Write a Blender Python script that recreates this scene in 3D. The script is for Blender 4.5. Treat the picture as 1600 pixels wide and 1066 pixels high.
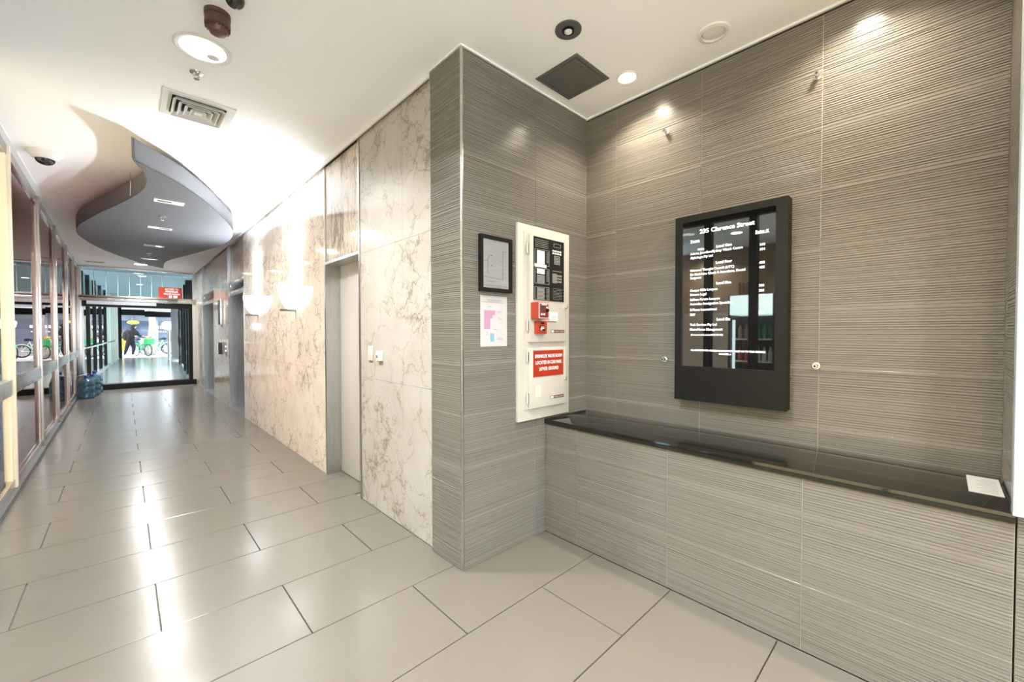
import bpy, bmesh, math, random
from mathutils import Vector, Matrix
random.seed(7)
for o in list(bpy.data.objects): bpy.data.objects.remove(o)
scene = bpy.context.scene
COL = scene.collection
# ------------------------------------------------------------------ camera
H = 1.365
FPX, YAW, PITCH, ROLL = 639.07, 0.7596, 0.0200, -0.0010
def cam_setup():
    f = Vector((math.sin(YAW)*math.cos(PITCH), math.cos(YAW)*math.cos(PITCH), -math.sin(PITCH)))
    r = Vector((math.cos(YAW), -math.sin(YAW), 0)); u = r.cross(f)
    r2 = math.cos(ROLL)*r + math.sin(ROLL)*u; u2 = -math.sin(ROLL)*r + math.cos(ROLL)*u
    cd = bpy.data.cameras.new('camera'); c = bpy.data.objects.new('camera', cd); COL.objects.link(c)
    m = Matrix(((r2.x, u2.x, -f.x, 0), (r2.y, u2.y, -f.y, 0), (r2.z, u2.z, -f.z, H), (0, 0, 0, 1)))
    c.matrix_world = m
    cd.sensor_width = 36; cd.lens = FPX*36/1600; cd.clip_start = .02; cd.clip_end = 300
    scene.camera = c
cam_setup()
# ------------------------------------------------------------------ world, exposure, daylight
vs = scene.view_settings
vs.view_transform = 'Standard'; vs.look = 'None'; vs.exposure = 0.80; vs.gamma = 1.0; vs.use_curve_mapping = False
w = bpy.data.worlds.new('world'); scene.world = w; w.use_nodes = True
bg = w.node_tree.nodes['Background']; bg.inputs[0].default_value = (.78, .89, 1, 1); bg.inputs[1].default_value = 3.0
# the lobby's street end (behind the camera) is open to the sky; no stand-in light there
sd = bpy.data.lights.new('street_sun', 'SUN'); sd.energy = 3.5; sd.angle = .02; sd.color = (1, .97, .92)
so = bpy.data.objects.new('street_sun', sd); COL.objects.link(so); so.rotation_euler = Vector((.25, .62, -.85)).to_track_quat('-Z', 'Y').to_euler()
# ------------------------------------------------------------------ constants
ZC, XP, YP, XM, XN, XB, YE, YR = 2.970, 1.396, 1.879, 1.408, 2.564, 2.089, 13.89, -0.172
def xl(y): return -.672 - .0072*y
# ------------------------------------------------------------------ materials
M = {}
def newmat(name):
    m = bpy.data.materials.new(name); m.use_nodes = True; M[name] = m
    return m, m.node_tree, m.node_tree.nodes['Principled BSDF']
def mat(name, c, rough=.5, metal=0., spec=.5, emit=None, es=0., noise=0., nscale=8., coat=0., bump=0.):
    m, nt, b = newmat(name)
    b.inputs['Base Color'].default_value = (*c, 1); b.inputs['Roughness'].default_value = rough
    b.inputs['Metallic'].default_value = metal; b.inputs['Specular IOR Level'].default_value = spec
    b.inputs['Coat Weight'].default_value = coat
    if emit: b.inputs['Emission Color'].default_value = (*emit, 1); b.inputs['Emission Strength'].default_value = es
    if noise or bump:
        g = nt.nodes.new('ShaderNodeNewGeometry'); n = nt.nodes.new('ShaderNodeTexNoise')
        n.inputs['Scale'].default_value = nscale; n.inputs['Detail'].default_value = 5
        nt.links.new(g.outputs['Position'], n.inputs['Vector'])
        if noise:
            mr = nt.nodes.new('ShaderNodeMapRange'); mr.inputs[3].default_value = 1-noise; mr.inputs[4].default_value = 1+noise
            nt.links.new(n.outputs[0], mr.inputs[0])
            vm = nt.nodes.new('ShaderNodeVectorMath'); vm.operation = 'SCALE'; vm.inputs[0].default_value = c
            nt.links.new(mr.outputs[0], vm.inputs['Scale']); nt.links.new(vm.outputs[0], b.inputs['Base Color'])
        if bump:
            bp = nt.nodes.new('ShaderNodeBump'); bp.inputs['Strength'].default_value = bump; bp.inputs['Distance'].default_value = .002
            nt.links.new(n.outputs[0], bp.inputs['Height']); nt.links.new(bp.outputs[0], b.inputs['Normal'])
    return m
def brushed(name, c, rough=.3):
    m, nt, b = newmat(name)
    b.inputs['Metallic'].default_value = 1; b.inputs['Base Color'].default_value = (*c, 1)
    g = nt.nodes.new('ShaderNodeNewGeometry'); mp = nt.nodes.new('ShaderNodeMapping'); mp.inputs['Scale'].default_value = (260, 260, 1.5)
    n = nt.nodes.new('ShaderNodeTexNoise'); n.inputs['Scale'].default_value = 1
    nt.links.new(g.outputs['Position'], mp.inputs[0]); nt.links.new(mp.outputs[0], n.inputs['Vector'])
    mr = nt.nodes.new('ShaderNodeMapRange'); mr.inputs[3].default_value = rough-.08; mr.inputs[4].default_value = rough+.1
    nt.links.new(n.outputs[0], mr.inputs[0]); nt.links.new(mr.outputs[0], b.inputs['Roughness'])
    return m
def marble(name, base, base2, vein, scale, width, fine, rough=.09, stretch=(1, 1, 1)):
    m, nt, b = newmat(name); N = nt.nodes; L = nt.links
    g = N.new('ShaderNodeNewGeometry'); mp = N.new('ShaderNodeMapping'); mp.inputs['Scale'].default_value = stretch
    L.new(g.outputs['Position'], mp.inputs[0])
    nz = N.new('ShaderNodeTexNoise'); nz.inputs['Scale'].default_value = 2.2; nz.inputs['Detail'].default_value = 6; nz.inputs['Roughness'].default_value = .62
    L.new(mp.outputs[0], nz.inputs['Vector'])
    sub = N.new('ShaderNodeVectorMath'); sub.operation = 'SUBTRACT'; sub.inputs[1].default_value = (.5, .5, .5); L.new(nz.outputs['Color'], sub.inputs[0])
    sc = N.new('ShaderNodeVectorMath'); sc.operation = 'SCALE'; sc.inputs['Scale'].default_value = .55; L.new(sub.outputs[0], sc.inputs[0])
    ad = N.new('ShaderNodeVectorMath'); L.new(mp.outputs[0], ad.inputs[0]); L.new(sc.outputs[0], ad.inputs[1])
    msk = N.new('ShaderNodeTexNoise'); msk.inputs['Scale'].default_value = 1.7; msk.inputs['Detail'].default_value = 3; L.new(mp.outputs[0], msk.inputs['Vector'])
    nz2 = N.new('ShaderNodeTexNoise'); nz2.inputs['Scale'].default_value = 11; nz2.inputs['Detail'].default_value = 4; L.new(mp.outputs[0], nz2.inputs['Vector'])
    sb2 = N.new('ShaderNodeVectorMath'); sb2.operation = 'SUBTRACT'; sb2.inputs[1].default_value = (.5, .5, .5); L.new(nz2.outputs['Color'], sb2.inputs[0])
    sc2 = N.new('ShaderNodeVectorMath'); sc2.operation = 'SCALE'; sc2.inputs['Scale'].default_value = .085; L.new(sb2.outputs[0], sc2.inputs[0])
    ad2 = N.new('ShaderNodeVectorMath'); L.new(ad.outputs[0], ad2.inputs[0]); L.new(sc2.outputs[0], ad2.inputs[1])
    wn = N.new('ShaderNodeTexNoise'); wn.inputs['Scale'].default_value = 5; wn.inputs['Detail'].default_value = 4; L.new(mp.outputs[0], wn.inputs['Vector'])
    def veins(s, wd, lo, hi, rnd=1.):
        v = N.new('ShaderNodeTexVoronoi'); v.feature = 'DISTANCE_TO_EDGE'; v.inputs['Scale'].default_value = s; L.new(ad2.outputs[0], v.inputs['Vector'])
        wm = N.new('ShaderNodeMapRange'); wm.inputs[1].default_value = .40; wm.inputs[2].default_value = .68; wm.inputs[3].default_value = wd*.30; wm.inputs[4].default_value = wd*2.4; L.new(wn.outputs[0], wm.inputs[0])
        mr = N.new('ShaderNodeMapRange'); mr.interpolation_type = 'SMOOTHSTEP'; mr.inputs[1].default_value = 0; L.new(wm.outputs[0], mr.inputs[2])
        mr.inputs[3].default_value = 1; mr.inputs[4].default_value = 0; L.new(v.outputs['Distance'], mr.inputs[0])
        k = N.new('ShaderNodeMapRange'); k.inputs[1].default_value = lo; k.inputs[2].default_value = hi; L.new(msk.outputs[0], k.inputs[0])
        mu = N.new('ShaderNodeMath'); mu.operation = 'MULTIPLY'; L.new(mr.outputs[0], mu.inputs[0]); L.new(k.outputs[0], mu.inputs[1])
        return mu.outputs[0]
    a = veins(scale, width, .28, .55); c2 = veins(scale*2.3, width*1.2, .44, .60); c3 = veins(scale, width*4.5, .38, .62)
    f = N.new('ShaderNodeMath'); f.operation = 'MULTIPLY'; f.inputs[1].default_value = fine; L.new(c2, f.inputs[0])
    f3 = N.new('ShaderNodeMath'); f3.operation = 'MULTIPLY'; f3.inputs[1].default_value = .24; L.new(c3, f3.inputs[0])
    mx0 = N.new('ShaderNodeMath'); mx0.operation = 'MAXIMUM'; L.new(a, mx0.inputs[0]); L.new(f.outputs[0], mx0.inputs[1])
    mx = N.new('ShaderNodeMath'); mx.operation = 'MAXIMUM'; L.new(mx0.outputs[0], mx.inputs[0]); L.new(f3.outputs[0], mx.inputs[1])
    cl = N.new('ShaderNodeTexNoise'); cl.inputs['Scale'].default_value = 3.; cl.inputs['Detail'].default_value = 4; L.new(ad.outputs[0], cl.inputs['Vector'])
    mrc = N.new('ShaderNodeMapRange'); mrc.inputs[1].default_value = .38; mrc.inputs[2].default_value = .68; L.new(cl.outputs[0], mrc.inputs[0])
    b1 = N.new('ShaderNodeMixRGB'); b1.inputs[1].default_value = (*base, 1); b1.inputs[2].default_value = (*base2, 1); L.new(mrc.outputs[0], b1.inputs[0])
    b2 = N.new('ShaderNodeMixRGB'); b2.inputs[2].default_value = (*vein, 1); L.new(mx.outputs[0], b2.inputs[0]); L.new(b1.outputs[0], b2.inputs[1])
    L.new(b2.outputs[0], b.inputs['Base Color']); b.inputs['Roughness'].default_value = rough; b.inputs['Specular IOR Level'].default_value = .4
    return m
def tilemat(name, c):
    m, nt, b = newmat(name); N = nt.nodes; L = nt.links
    g = N.new('ShaderNodeNewGeometry'); mp = N.new('ShaderNodeMapping'); mp.inputs['Scale'].default_value = (.03, .03, 135); L.new(g.outputs['Position'], mp.inputs[0])
    n = N.new('ShaderNodeTexNoise'); n.inputs['Scale'].default_value = 1; n.inputs['Detail'].default_value = 3; L.new(mp.outputs[0], n.inputs['Vector'])
    mr = N.new('ShaderNodeMapRange'); mr.inputs[1].default_value = .3; mr.inputs[2].default_value = .7; mr.inputs[3].default_value = .74; mr.inputs[4].default_value = 1.2; L.new(n.outputs[0], mr.inputs[0])
    vm = N.new('ShaderNodeVectorMath'); vm.operation = 'SCALE'; vm.inputs[0].default_value = c; L.new(mr.outputs[0], vm.inputs['Scale'])
    L.new(vm.outputs[0], b.inputs['Base Color']); b.inputs['Roughness'].default_value = .2; b.inputs['Specular IOR Level'].default_value = .55
    return m
def glass(name, tint, ior=1.6, rough=.0, coat=(1, 1, 1)):
    m, nt, b = newmat(name); N = nt.nodes; L = nt.links; N.remove(b)
    out = N['Material Output']; t = N.new('ShaderNodeBsdfTransparent'); t.inputs[0].default_value = (*tint, 1)
    gl = N.new('ShaderNodeBsdfGlossy'); gl.inputs['Roughness'].default_value = rough; gl.inputs[0].default_value = (*coat, 1)
    fr = N.new('ShaderNodeFresnel'); fr.inputs[0].default_value = ior; mx = N.new('ShaderNodeMixShader')
    L.new(fr.outputs[0], mx.inputs[0]); L.new(t.outputs[0], mx.inputs[1]); L.new(gl.outputs[0], mx.inputs[2]); L.new(mx.outputs[0], out.inputs[0])
    return m
mat('ceiling', (.90, .915, .935), .6, noise=.012, nscale=2)
mat('floor_tile', (.150, .135, .113), .21, spec=.42, noise=.05, nscale=6)
mat('grout_dark', (.17, .155, .13), .8, noise=.1, nscale=30)
tilemat('tile', (.186, .175, .158))
mat('grout_light', (.40, .38, .345), .7, noise=.05, nscale=30)
marble('marble_white', (.47, .455, .42), (.43, .41, .37), (.25, .215, .155), 4.0, .028, .85, .12)
marble('marble_beige', (.80, .735, .635), (.72, .655, .555), (.36, .29, .215), 4.8, .034, .95, .07)
marble('marble_grey', (.54, .51, .44), (.44, .41, .34), (.20, .18, .14), 4.5, .04, .8, .10)
marble('marble_streak', (.68, .61, .53), (.60, .53, .45), (.26, .22, .17), 5.0, .06, .9, .08, (1, 1, .22))
brushed('steel', (.56, .57, .58), .28)
mat('chrome', (.80, .80, .79), .08, 1)
mat('cream_frame', (.90, .83, .66), .3)  # warm reflection on the metal post and stile, painted as cream colour
mat('mullion_metal', (.60, .555, .52), .22, 1)
mat('chrome_satin', (.70, .69, .67), .25, 1)
mat('trim_white', (.82, .84, .86), .35)
mat('trim_grey', (.40, .45, .50), .35)
mat('black_gap', (.01, .01, .01), .8)
mat('door_paint', (.50, .485, .48), .38, noise=.015, nscale=3)
mat('black_stone', (.012, .011, .009), .06, spec=.6, noise=.5, nscale=160)
mat('black_frame', (.006, .006, .006), .45, spec=.25)
mat('black_housing', (.005, .0048, .0042), .5, spec=.3, noise=.05, nscale=90)
mat('screen', (.006, .006, .006), .02, spec=.9)
M['screen'].node_tree.nodes['Principled BSDF'].inputs['IOR'].default_value = 2.3
mat('screen_text', (.9, .9, .9), .5, emit=(.9, .95, 1), es=1.1)
mat('cream_metal', (.53, .51, .465), .38, noise=.01)
mat('cream_dark', (.50, .47, .41), .5)
mat('black_plate', (.012, .012, .012), .25)
mat('white_print', (.80, .80, .78), .6)
mat('grey_print', (.30, .30, .29), .6)
mat('ink', (.05, .05, .05), .7)
mat('ink_light', (.25, .25, .26), .7)
mat('paper', (.47, .47, .48), .7, noise=.01)
mat('pink_print', (.42, .22, .36), .7)
mat('blue_print', (.17, .36, .50), .7)
mat('red_sign', (.36, .03, .012), .35)
mat('red_box', (.40, .045, .02), .4)
mat('red_dark', (.22, .02, .018), .35)
mat('lcd', (.05, .06, .045), .15)
mat('badge', (.16, .07, .07), .4)
mat('canopy', (.118, .12, .132), .5, noise=.05, nscale=60, bump=.15)
mat('dark_metal', (.08, .08, .078), .42, noise=.05, nscale=50)
mat('hatch_metal', (.115, .112, .105), .42, noise=.05, nscale=50)
mat('brown_plastic', (.085, .04, .034), .4)
mat('brown_red', (.11, .045, .036), .35)
mat('white_plastic', (.72, .72, .70), .35)
mat('dome_glass', (.02, .02, .02), .06, spec=.8)
mat('lamp_glow', (1, 1, 1), .5, emit=(1, .97, .90), es=14)
mat('lamp_glow_warm', (1, 1, 1), .5, emit=(1, .90, .72), es=16)
mat('lamp_inner', (1, 1, 1), .4, emit=(1, .97, .92), es=3)
mat('sconce_glass', (.95, .97, 1), .3, emit=(.84, .91, 1), es=7)
mat('light_slot', (.5, .5, .5), .3, emit=(1, .97, .9), es=2.2)
glass('pane_shop', (.86, .60, .55), 1.55, coat=(.82, .66, .62))
glass('pane_print', (.97, .98, .98), 1.22)
glass('pane_clear', (.86, .93, .92), 1.45)
glass('pane_teal', (.80, .87, .88), 1.5)
mat('glass_edge', (.45, .66, .64), .1)
mat('shop_maroon', (.30, .085, .07), .5, noise=.1, nscale=2)
mat('shop_soffit', (.36, .22, .19), .6)
mat('shop_dark', (.10, .075, .065), .6)
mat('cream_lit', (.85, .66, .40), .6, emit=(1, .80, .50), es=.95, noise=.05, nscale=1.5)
mat('cream_wall', (.62, .62, .54), .5)
mat('passage_tile', (.15, .165, .175), .18, noise=.08, nscale=4)
mat('passage_grout', (.14, .15, .15), .7)
mat('passage_ceiling', (.42, .45, .46), .6)
mat('bottle_blue', (.10, .24, .34), .08, spec=.8, noise=.2, nscale=20)
M['bottle_blue'].node_tree.nodes['Principled BSDF'].inputs['Transmission Weight'].default_value = .55
mat('cap_blue', (.02, .06, .34), .35)
mat('pavement', (.62, .64, .64), .7, noise=.08, nscale=3)
mat('road', (.22, .23, .24), .8, noise=.08, nscale=6)
mat('facade_grey', (.28, .31, .36), .6, noise=.05)
mat('facade_white', (.80, .84, .86), .6)
mat('facade_glass', (.07, .10, .15), .08, spec=.8)
mat('yellow', (.80, .52, .04), .45)
mat('bark', (.27, .245, .215), .8, noise=.3, nscale=14, bump=.6)
mat('cloth_black', (.008, .008, .01), .85)
mat('cloth_trouser', (.014, .012, .016), .85)
mat('skin', (.50, .31, .22), .55)
mat('shoe', (.62, .60, .57), .6)
mat('hair', (.012, .009, .008), .6)
mat('bike_green', (.03, .42, .13), .35)
mat('bike_white', (.72, .75, .74), .35)
mat('bike_teal', (.10, .55, .42), .35)
mat('rubber', (.012, .012, .012), .7)
mat('shop_brown', (.30, .21, .16), .6, noise=.08, nscale=3)
mat('shop_beige', (.46, .39, .33), .6)
mat('timber', (.16, .085, .05), .5, noise=.2, nscale=10)
mat('fridge_body', (.02, .022, .025), .3)
mat('fridge_light', (1, 1, 1), .4, emit=(.80, .95, 1), es=1.7)
for i, c in enumerate([(.30, .03, .025), (.03, .18, .07), (.25, .16, .10), (.04, .09, .25), (.5, .5, .5)]): mat('drink_%d' % i, c, .2)
# ------------------------------------------------------------------ mesh helpers
ORG = {}
class MB:
    def __init__(s): s.bm = bmesh.new()
    def box(s, x0, y0, z0, x1, y1, z1, bev=0, rotz=0, piv=None):
        b = bmesh.new(); bmesh.ops.create_cube(b, size=1)
        for v in b.verts: v.co = Vector(((x0+x1)/2+v.co.x*(x1-x0), (y0+y1)/2+v.co.y*(y1-y0), (z0+z1)/2+v.co.z*(z1-z0)))
        if bev: bmesh.ops.bevel(b, geom=b.edges[:], offset=bev, segments=2, affect='EDGES', profile=.6)
        if rotz:
            bmesh.ops.rotate(b, cent=piv or ((x0+x1)/2, (y0+y1)/2, 0), matrix=Matrix.Rotation(rotz, 3, 'Z'), verts=b.verts)
        s.merge(b); return s
    def merge(s, b):
        vm = {}
        for v in b.verts: vm[v.index if False else v] = s.bm.verts.new(v.co)
        for f in b.faces:
            try: s.bm.faces.new([vm[v] for v in f.verts])
            except ValueError: pass
        b.free()
    def lathe(s, prof, c=(0, 0, 0), seg=28, axis='Z', cap=True):
        # prof: list of (r, h)
        c = Vector(c); rings = []
        def P(r, h, a):
            x, y = r*math.cos(a), r*math.sin(a)
            return c+(Vector((x, y, h)) if axis == 'Z' else Vector((h, x, y)) if axis == 'X' else Vector((x, h, y)))
        for r, h in prof: rings.append([s.bm.verts.new(P(r, h, 2*math.pi*k/seg)) for k in range(seg)])
        for a, b in zip(rings, rings[1:]):
            for k in range(seg): s.bm.faces.new((a[k], a[(k+1) % seg], b[(k+1) % seg], b[k]))
        if cap:
            for rg in (rings[0], rings[-1]): s.bm.faces.new(rg)
        return s
    def tube(s, pts, r, seg=8, closed=False):
        pts = [Vector(p) for p in pts]; n = len(pts); rings = []
        up = Vector((0, 0, 1))
        for i, p in enumerate(pts):
            if closed: d = pts[(i+1) % n]-pts[i-1]
            else: d = pts[min(i+1, n-1)]-pts[max(i-1, 0)]
            d.normalize()
            if i == 0:
                a = d.cross(up)
                if a.length < .2: a = d.cross(Vector((1, 0, 0)))
            else: a = a-d*a.dot(d)      # carried along, so rings never twist
            a.normalize(); b = d.cross(a)
            rr = r[i] if isinstance(r, (list, tuple)) else r
            rings.append([s.bm.verts.new(p+rr*(a*math.cos(2*math.pi*k/seg)+b*math.sin(2*math.pi*k/seg))) for k in range(seg)])
        m = n if closed else n-1
        for i in range(m):
            A, B = rings[i], rings[(i+1) % n]
            for k in range(seg): s.bm.faces.new((A[k], A[(k+1) % seg], B[(k+1) % seg], B[k]))
        if not closed: s.bm.faces.new(rings[0]); s.bm.faces.new(rings[-1])
        return s
    def prism(s, pts, z0, z1, caps=True):
        a = [s.bm.verts.new((x, y, z0)) for x, y in pts]; b = [s.bm.verts.new((x, y, z1)) for x, y in pts]; n = len(pts)
        for k in range(n): s.bm.faces.new((a[k], a[(k+1) % n], b[(k+1) % n], b[k]))
        if caps: s.bm.faces.new(a[::-1]); s.bm.faces.new(b)
        return s
    def mesh(s, name, off=(0, 0, 0), smooth=True):
        bmesh.ops.recalc_face_normals(s.bm, faces=s.bm.faces[:])
        me = bpy.data.meshes.new(name); 
        if tuple(off) != (0, 0, 0): bmesh.ops.translate(s.bm, verts=s.bm.verts[:], vec=-Vector(off))
        s.bm.to_mesh(me); s.bm.free()
        if smooth:
            me.polygons.foreach_set('use_smooth', [True]*len(me.polygons)); me.set_sharp_from_angle(angle=math.radians(32))
        return me
def B(*a, **k): return MB().box(*a, **k)
def link(name, data, parent=None, loc=(0, 0, 0)):
    o = bpy.data.objects.new(name, data); COL.objects.link(o); o.location = loc
    if parent is not None: o.parent = parent; ORG[o.name] = ORG[parent.name]
    else: ORG[o.name] = Vector(loc)
    return o
def tag(o, label=None, cat=None, group=None, kind=None):
    for k, v in (('label', label), ('category', cat), ('group', group), ('kind', kind)):
        if v: o[k] = v
    return o
def thing(name, loc, label, cat, group=None): return tag(link(name, None, None, loc), label, cat, group)
def struct(name, loc=(0, 0, 0), label=None): return tag(link(name, None, None, loc), label, None, None, 'structure')
def part(name, mb, m, parent, label=None):
    o = link(name, mb.mesh(name, ORG[parent.name]), parent); o.data.materials.append(M[m])
    if label: o['label'] = label
    return o
def solo(name, mb, m, origin, label, cat, group=None):
    o = link(name, mb.mesh(name, origin), None, origin); o.data.materials.append(M[m]); return tag(o, label, cat, group)
def sstruct(name, mb, m, label=None):
    o = link(name, mb.mesh(name)); o.data.materials.append(M[m]); return tag(o, label, None, None, 'structure')
RF, RX = (math.pi/2, 0, 0), (math.pi/2, 0, -math.pi/2)     # text facing -y / facing -x
def text(name, body, size, loc, rot, m, parent, align='LEFT', bold=0., sx=1.):
    cu = bpy.data.curves.new(name, 'FONT'); cu.body = body; cu.size = size; cu.align_x = align; cu.offset = bold; cu.extrude = .0004; cu.resolution_u = 2
    t = bpy.data.objects.new(name, cu); COL.objects.link(t)
    bpy.context.view_layer.update()
    dg = bpy.context.evaluated_depsgraph_get()
    me = bpy.data.meshes.new_from_object(t.evaluated_get(dg)); bpy.data.objects.remove(t); bpy.data.curves.remove(cu)
    me.materials.clear(); me.materials.append(M[m])
    o = link(name, me, parent); o.location = Vector(loc)-ORG[parent.name]; o.rotation_euler = rot; o.scale = (sx, 1, 1)
    return o
def disc_light(name, loc, r, power, color, spread, parent, tilt=None):
    ld = bpy.data.lights.new(name, 'AREA'); ld.shape = 'DISK'; ld.size = 2*r; ld.energy = power; ld.color = color; ld.spread = spread
    o = bpy.data.objects.new(name, ld); COL.objects.link(o); o.parent = parent; o.location = Vector(loc)-ORG[parent.name]
    if tilt: o.rotation_euler = tilt
    return o
# ================================================================== FLOOR
fl = struct('floor', (0, 0, 0))
part('slab', B(-1.1, -4.4, -.12, 2.7, YE, -.012), 'grout_dark', fl)
TW, TD, GR = 1.006, .4895, .005
_tc = {}
def floor_tile_mesh(wd, dp):
    k = (round(wd, 3), round(dp, 3))
    if k not in _tc:
        mb = MB(); b = bmesh.new(); bmesh.ops.create_cube(b, size=1)
        for v in b.verts: v.co = Vector(((v.co.x+.5)*wd, (v.co.y+.5)*dp, -.0125+(v.co.z+.5)*.0125))
        top = [e for e in b.edges if all(v.co.z > -.001 for v in e.verts)]
        bmesh.ops.bevel(b, geom=top, offset=.0015, segments=1, affect='EDGES'); mb.merge(b)
        me = mb.mesh('floor_tile', smooth=False); me.materials.append(M['floor_tile']); _tc[k] = me
    return _tc[k]
def xlim(y0, y1):
    if y1 <= YR+.01: return -.75, 2.09
    if y0 < YP-.02: return -.75, XB
    return -.80, (1.72 if y0 > 3.1 else XM)
def lay_floor():
    for k in range(-4, 29):
        y0 = .4865+TD*k; y1 = y0+TD
        if y0 > YE: break
        y1c = min(y1, YE-.005)
        off = .106 if k % 2 == 0 else .604
        lo, hi = xlim(y0, y1c)
        n0 = math.floor((lo-off)/TW)
        for n in range(n0, n0+6):
            a, c = off+n*TW, off+(n+1)*TW
            a2, c2 = max(a, lo), min(c, hi)
            if c2-a2 < .03: continue
            o = link('tile', floor_tile_mesh(c2-a2-GR, y1c-y0-GR), fl); o.location = (a2+GR/2, y0+GR/2, 0)
lay_floor()
# ================================================================== CEILING
sstruct('ceiling', B(-4.3, -4.4, ZC, 2.8, YE+.1, ZC+.15), 'ceiling')
def trims():
    t = struct('trim_1', (0, 0, 0))   # white shadow line cornice around the niche
    g = .012
    part('strip', B(XN-.026, YR, ZC-.012, XN-.006, YP-.012, ZC), 'trim_white', t)
    part('strip', B(XP-.012, YP-.022, ZC-.010, XN, YP-.012, ZC), 'trim_white', t)
    part('strip', B(XP-.020, YP-.02, ZC-.008, XP-.012, 2.19, ZC), 'trim_white', t)
    t2 = struct('trim_2', (0, 0, 0))
    part('corner_angle', B(XP-.0135, YP-.0135, 0, XP-.0005, YP-.0005, ZC-.012, bev=.002), 'chrome_satin', t2)
    t3 = struct('trim_3', (0, 0, 0))   # white end profile of the niche's near wall
    part('end_profile', B(2.036, YR-.06, .782, XB-.002, YR+.012, ZC-.001, bev=.004), 'trim_grey', t3)
    t4 = struct('trim_4', (0, 0, 0))   # cornice over the marble wall
    part('strip', B(XM-.030, 2.20, ZC-.035, XM-.018, YE, ZC), 'trim_white', t4)
    t5 = struct('trim_5', (0, 0, 0))
    part('edge_bead', B(XM-.006, 2.188, 0, XM+.002, 2.193, ZC-.01), 'trim_white', t5)
trims()
# ================================================================== RIDGED WALL TILES
_rt = {}
def ridged(wd, ht, var):
    k = (round(wd, 3), round(ht, 3), var)
    if k in _rt: return _rt[k]
    rnd = random.Random(100+var)
    t, gd = .010, .0034
    prof = [(0., t-.0012), (.0012, t)]; z = .006
    while z < ht-.014:
        pl = rnd.choice([.0055, .006, .007, .008]); gw = rnd.choice([.004, .0045, .005])
        d = gd*rnd.choice([.55, .75, 1., 1.08])
        if z+pl+gw > ht-.004: break
        prof += [(z+pl, t), (z+pl+gw*.3, t-d), (z+pl+gw*.7, t-d), (z+pl+gw, t)]
        z += pl+gw
    prof += [(ht-.0012, t), (ht, t-.0012)]
    bm = bmesh.new(); A = [bm.verts.new((0, -d, z)) for z, d in prof]; C = [bm.verts.new((wd, -d, z)) for z, d in prof]
    for i in range(len(prof)-1): bm.faces.new((A[i], C[i], C[i+1], A[i+1]))
    a0, a1, c0, c1 = bm.verts.new((0, 0, 0)), bm.verts.new((0, 0, ht)), bm.verts.new((wd, 0, 0)), bm.verts.new((wd, 0, ht))
    bm.faces.new([a0]+A+[a1]); bm.faces.new([c1]+C[::-1]+[c0]); bm.faces.new((a0, c0, C[0], A[0])); bm.faces.new((A[-1], C[-1], c1, a1))
    bmesh.ops.recalc_face_normals(bm, faces=bm.faces[:])
    me = bpy.data.meshes.new('ridged_tile'); bm.to_mesh(me); bm.free(); me.materials.append(M['tile']); _rt[k] = me
    return me
ROWS = [0.] + [.287+.3*i for i in range(9)] + [ZC-.012]
_var = [0]
def tile_wall(parent, cuts, fixed, facing, zlo=0., zhi=9., rows=ROWS):
    # cuts: sorted coordinates of vertical joints along the wall
    G = .0034
    for z0, z1 in zip(rows, rows[1:]):
        z0 = max(z0, zlo); z1 = min(z1, zhi)
        if z1-z0 < .02: continue
        for c0, c1 in zip(cuts, cuts[1:]):
            _var[0] += 1
            o = link('tile', ridged(c1-c0-G, z1-z0-G, (_var[0]*7) % 3), parent)
            if facing == '-x': o.rotation_euler = (0, 0, -math.pi/2); p = (fixed, c1-G/2, z0+G/2)
            elif facing == '-y': p = (c0+G/2, fixed, z0+G/2)
            else: o.rotation_euler = (0, 0, math.pi); p = (c1-G/2, fixed, z0+G/2)
            o.location = Vector(p)-ORG[parent.name]
T = .010
wnb = struct('wall_niche_back'); part('backing', B(XN-.0060, YR-.3, 0, XN+.2, YP+.3, ZC), 'grout_light', wnb)
tile_wall(wnb, [YR, .431, 1.022, 1.615, YP], XN, '-x', .765)
wnl = struct('wall_niche_left'); part('backing', B(XP-.0060, YP-.0060, 0, XN, 2.191, ZC-.012), 'grout_light', wnl)
tile_wall(wnl, [XP, 1.988, XN], YP, '-y')
tile_wall(wnl, [YP, 2.190], XP, '-x')
wnr = struct('wall_niche_right'); part('backing', B(XB+T-.0060, YR-.8, 0, XN-.013, YR-T+.0060, ZC), 'grout_light', wnr)
tile_wall(wnr, [XB, XN-.012], YR-T, '+y', .780)
tile_wall(wnr, [YR-.795, -.205, YR-.003], XB+T, '-x', 0)
part('black_gap', B(XN-.012, YR, ZC-.020, XN-.0005, YP-.012, ZC-.0125), 'black_gap', wnb)
# ================================================================== BENCH
bn = thing('bench', (XB, .85, 0), 'long low grey tiled bench with polished black stone top under the directory screen', 'bench')
part('body', B(XB+T-.0060, YR+.001, 0, XN-.014, YP-.012, .742), 'grout_light', bn)
tile_wall(bn, [YR+.001, .403, 1.002, 1.600, YP-.012], XB+T, '-x', 0, .742)
part('stone_top', B(XB-.012, YR+.001, .745, XN-.013, YP-.013, .778, bev=.003), 'black_stone', bn, 'polished black stone top')
solo('sheet_of_paper', MB().box(2.255, YR+.012, .7785, 2.505, YR+.098, .7800), 'paper', (2.38, YR+.05, .7785), 'printed white sheet lying on the black bench top', 'paper')
pp = bpy.data.objects['sheet_of_paper']
lines = MB()
for i in range(9): lines.box(2.28+i*.022, YR+.022, .7800, 2.286+i*.022, YR+.06+.028*random.random(), .7802)
part('printed_lines', lines, 'ink_light', pp)
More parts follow.
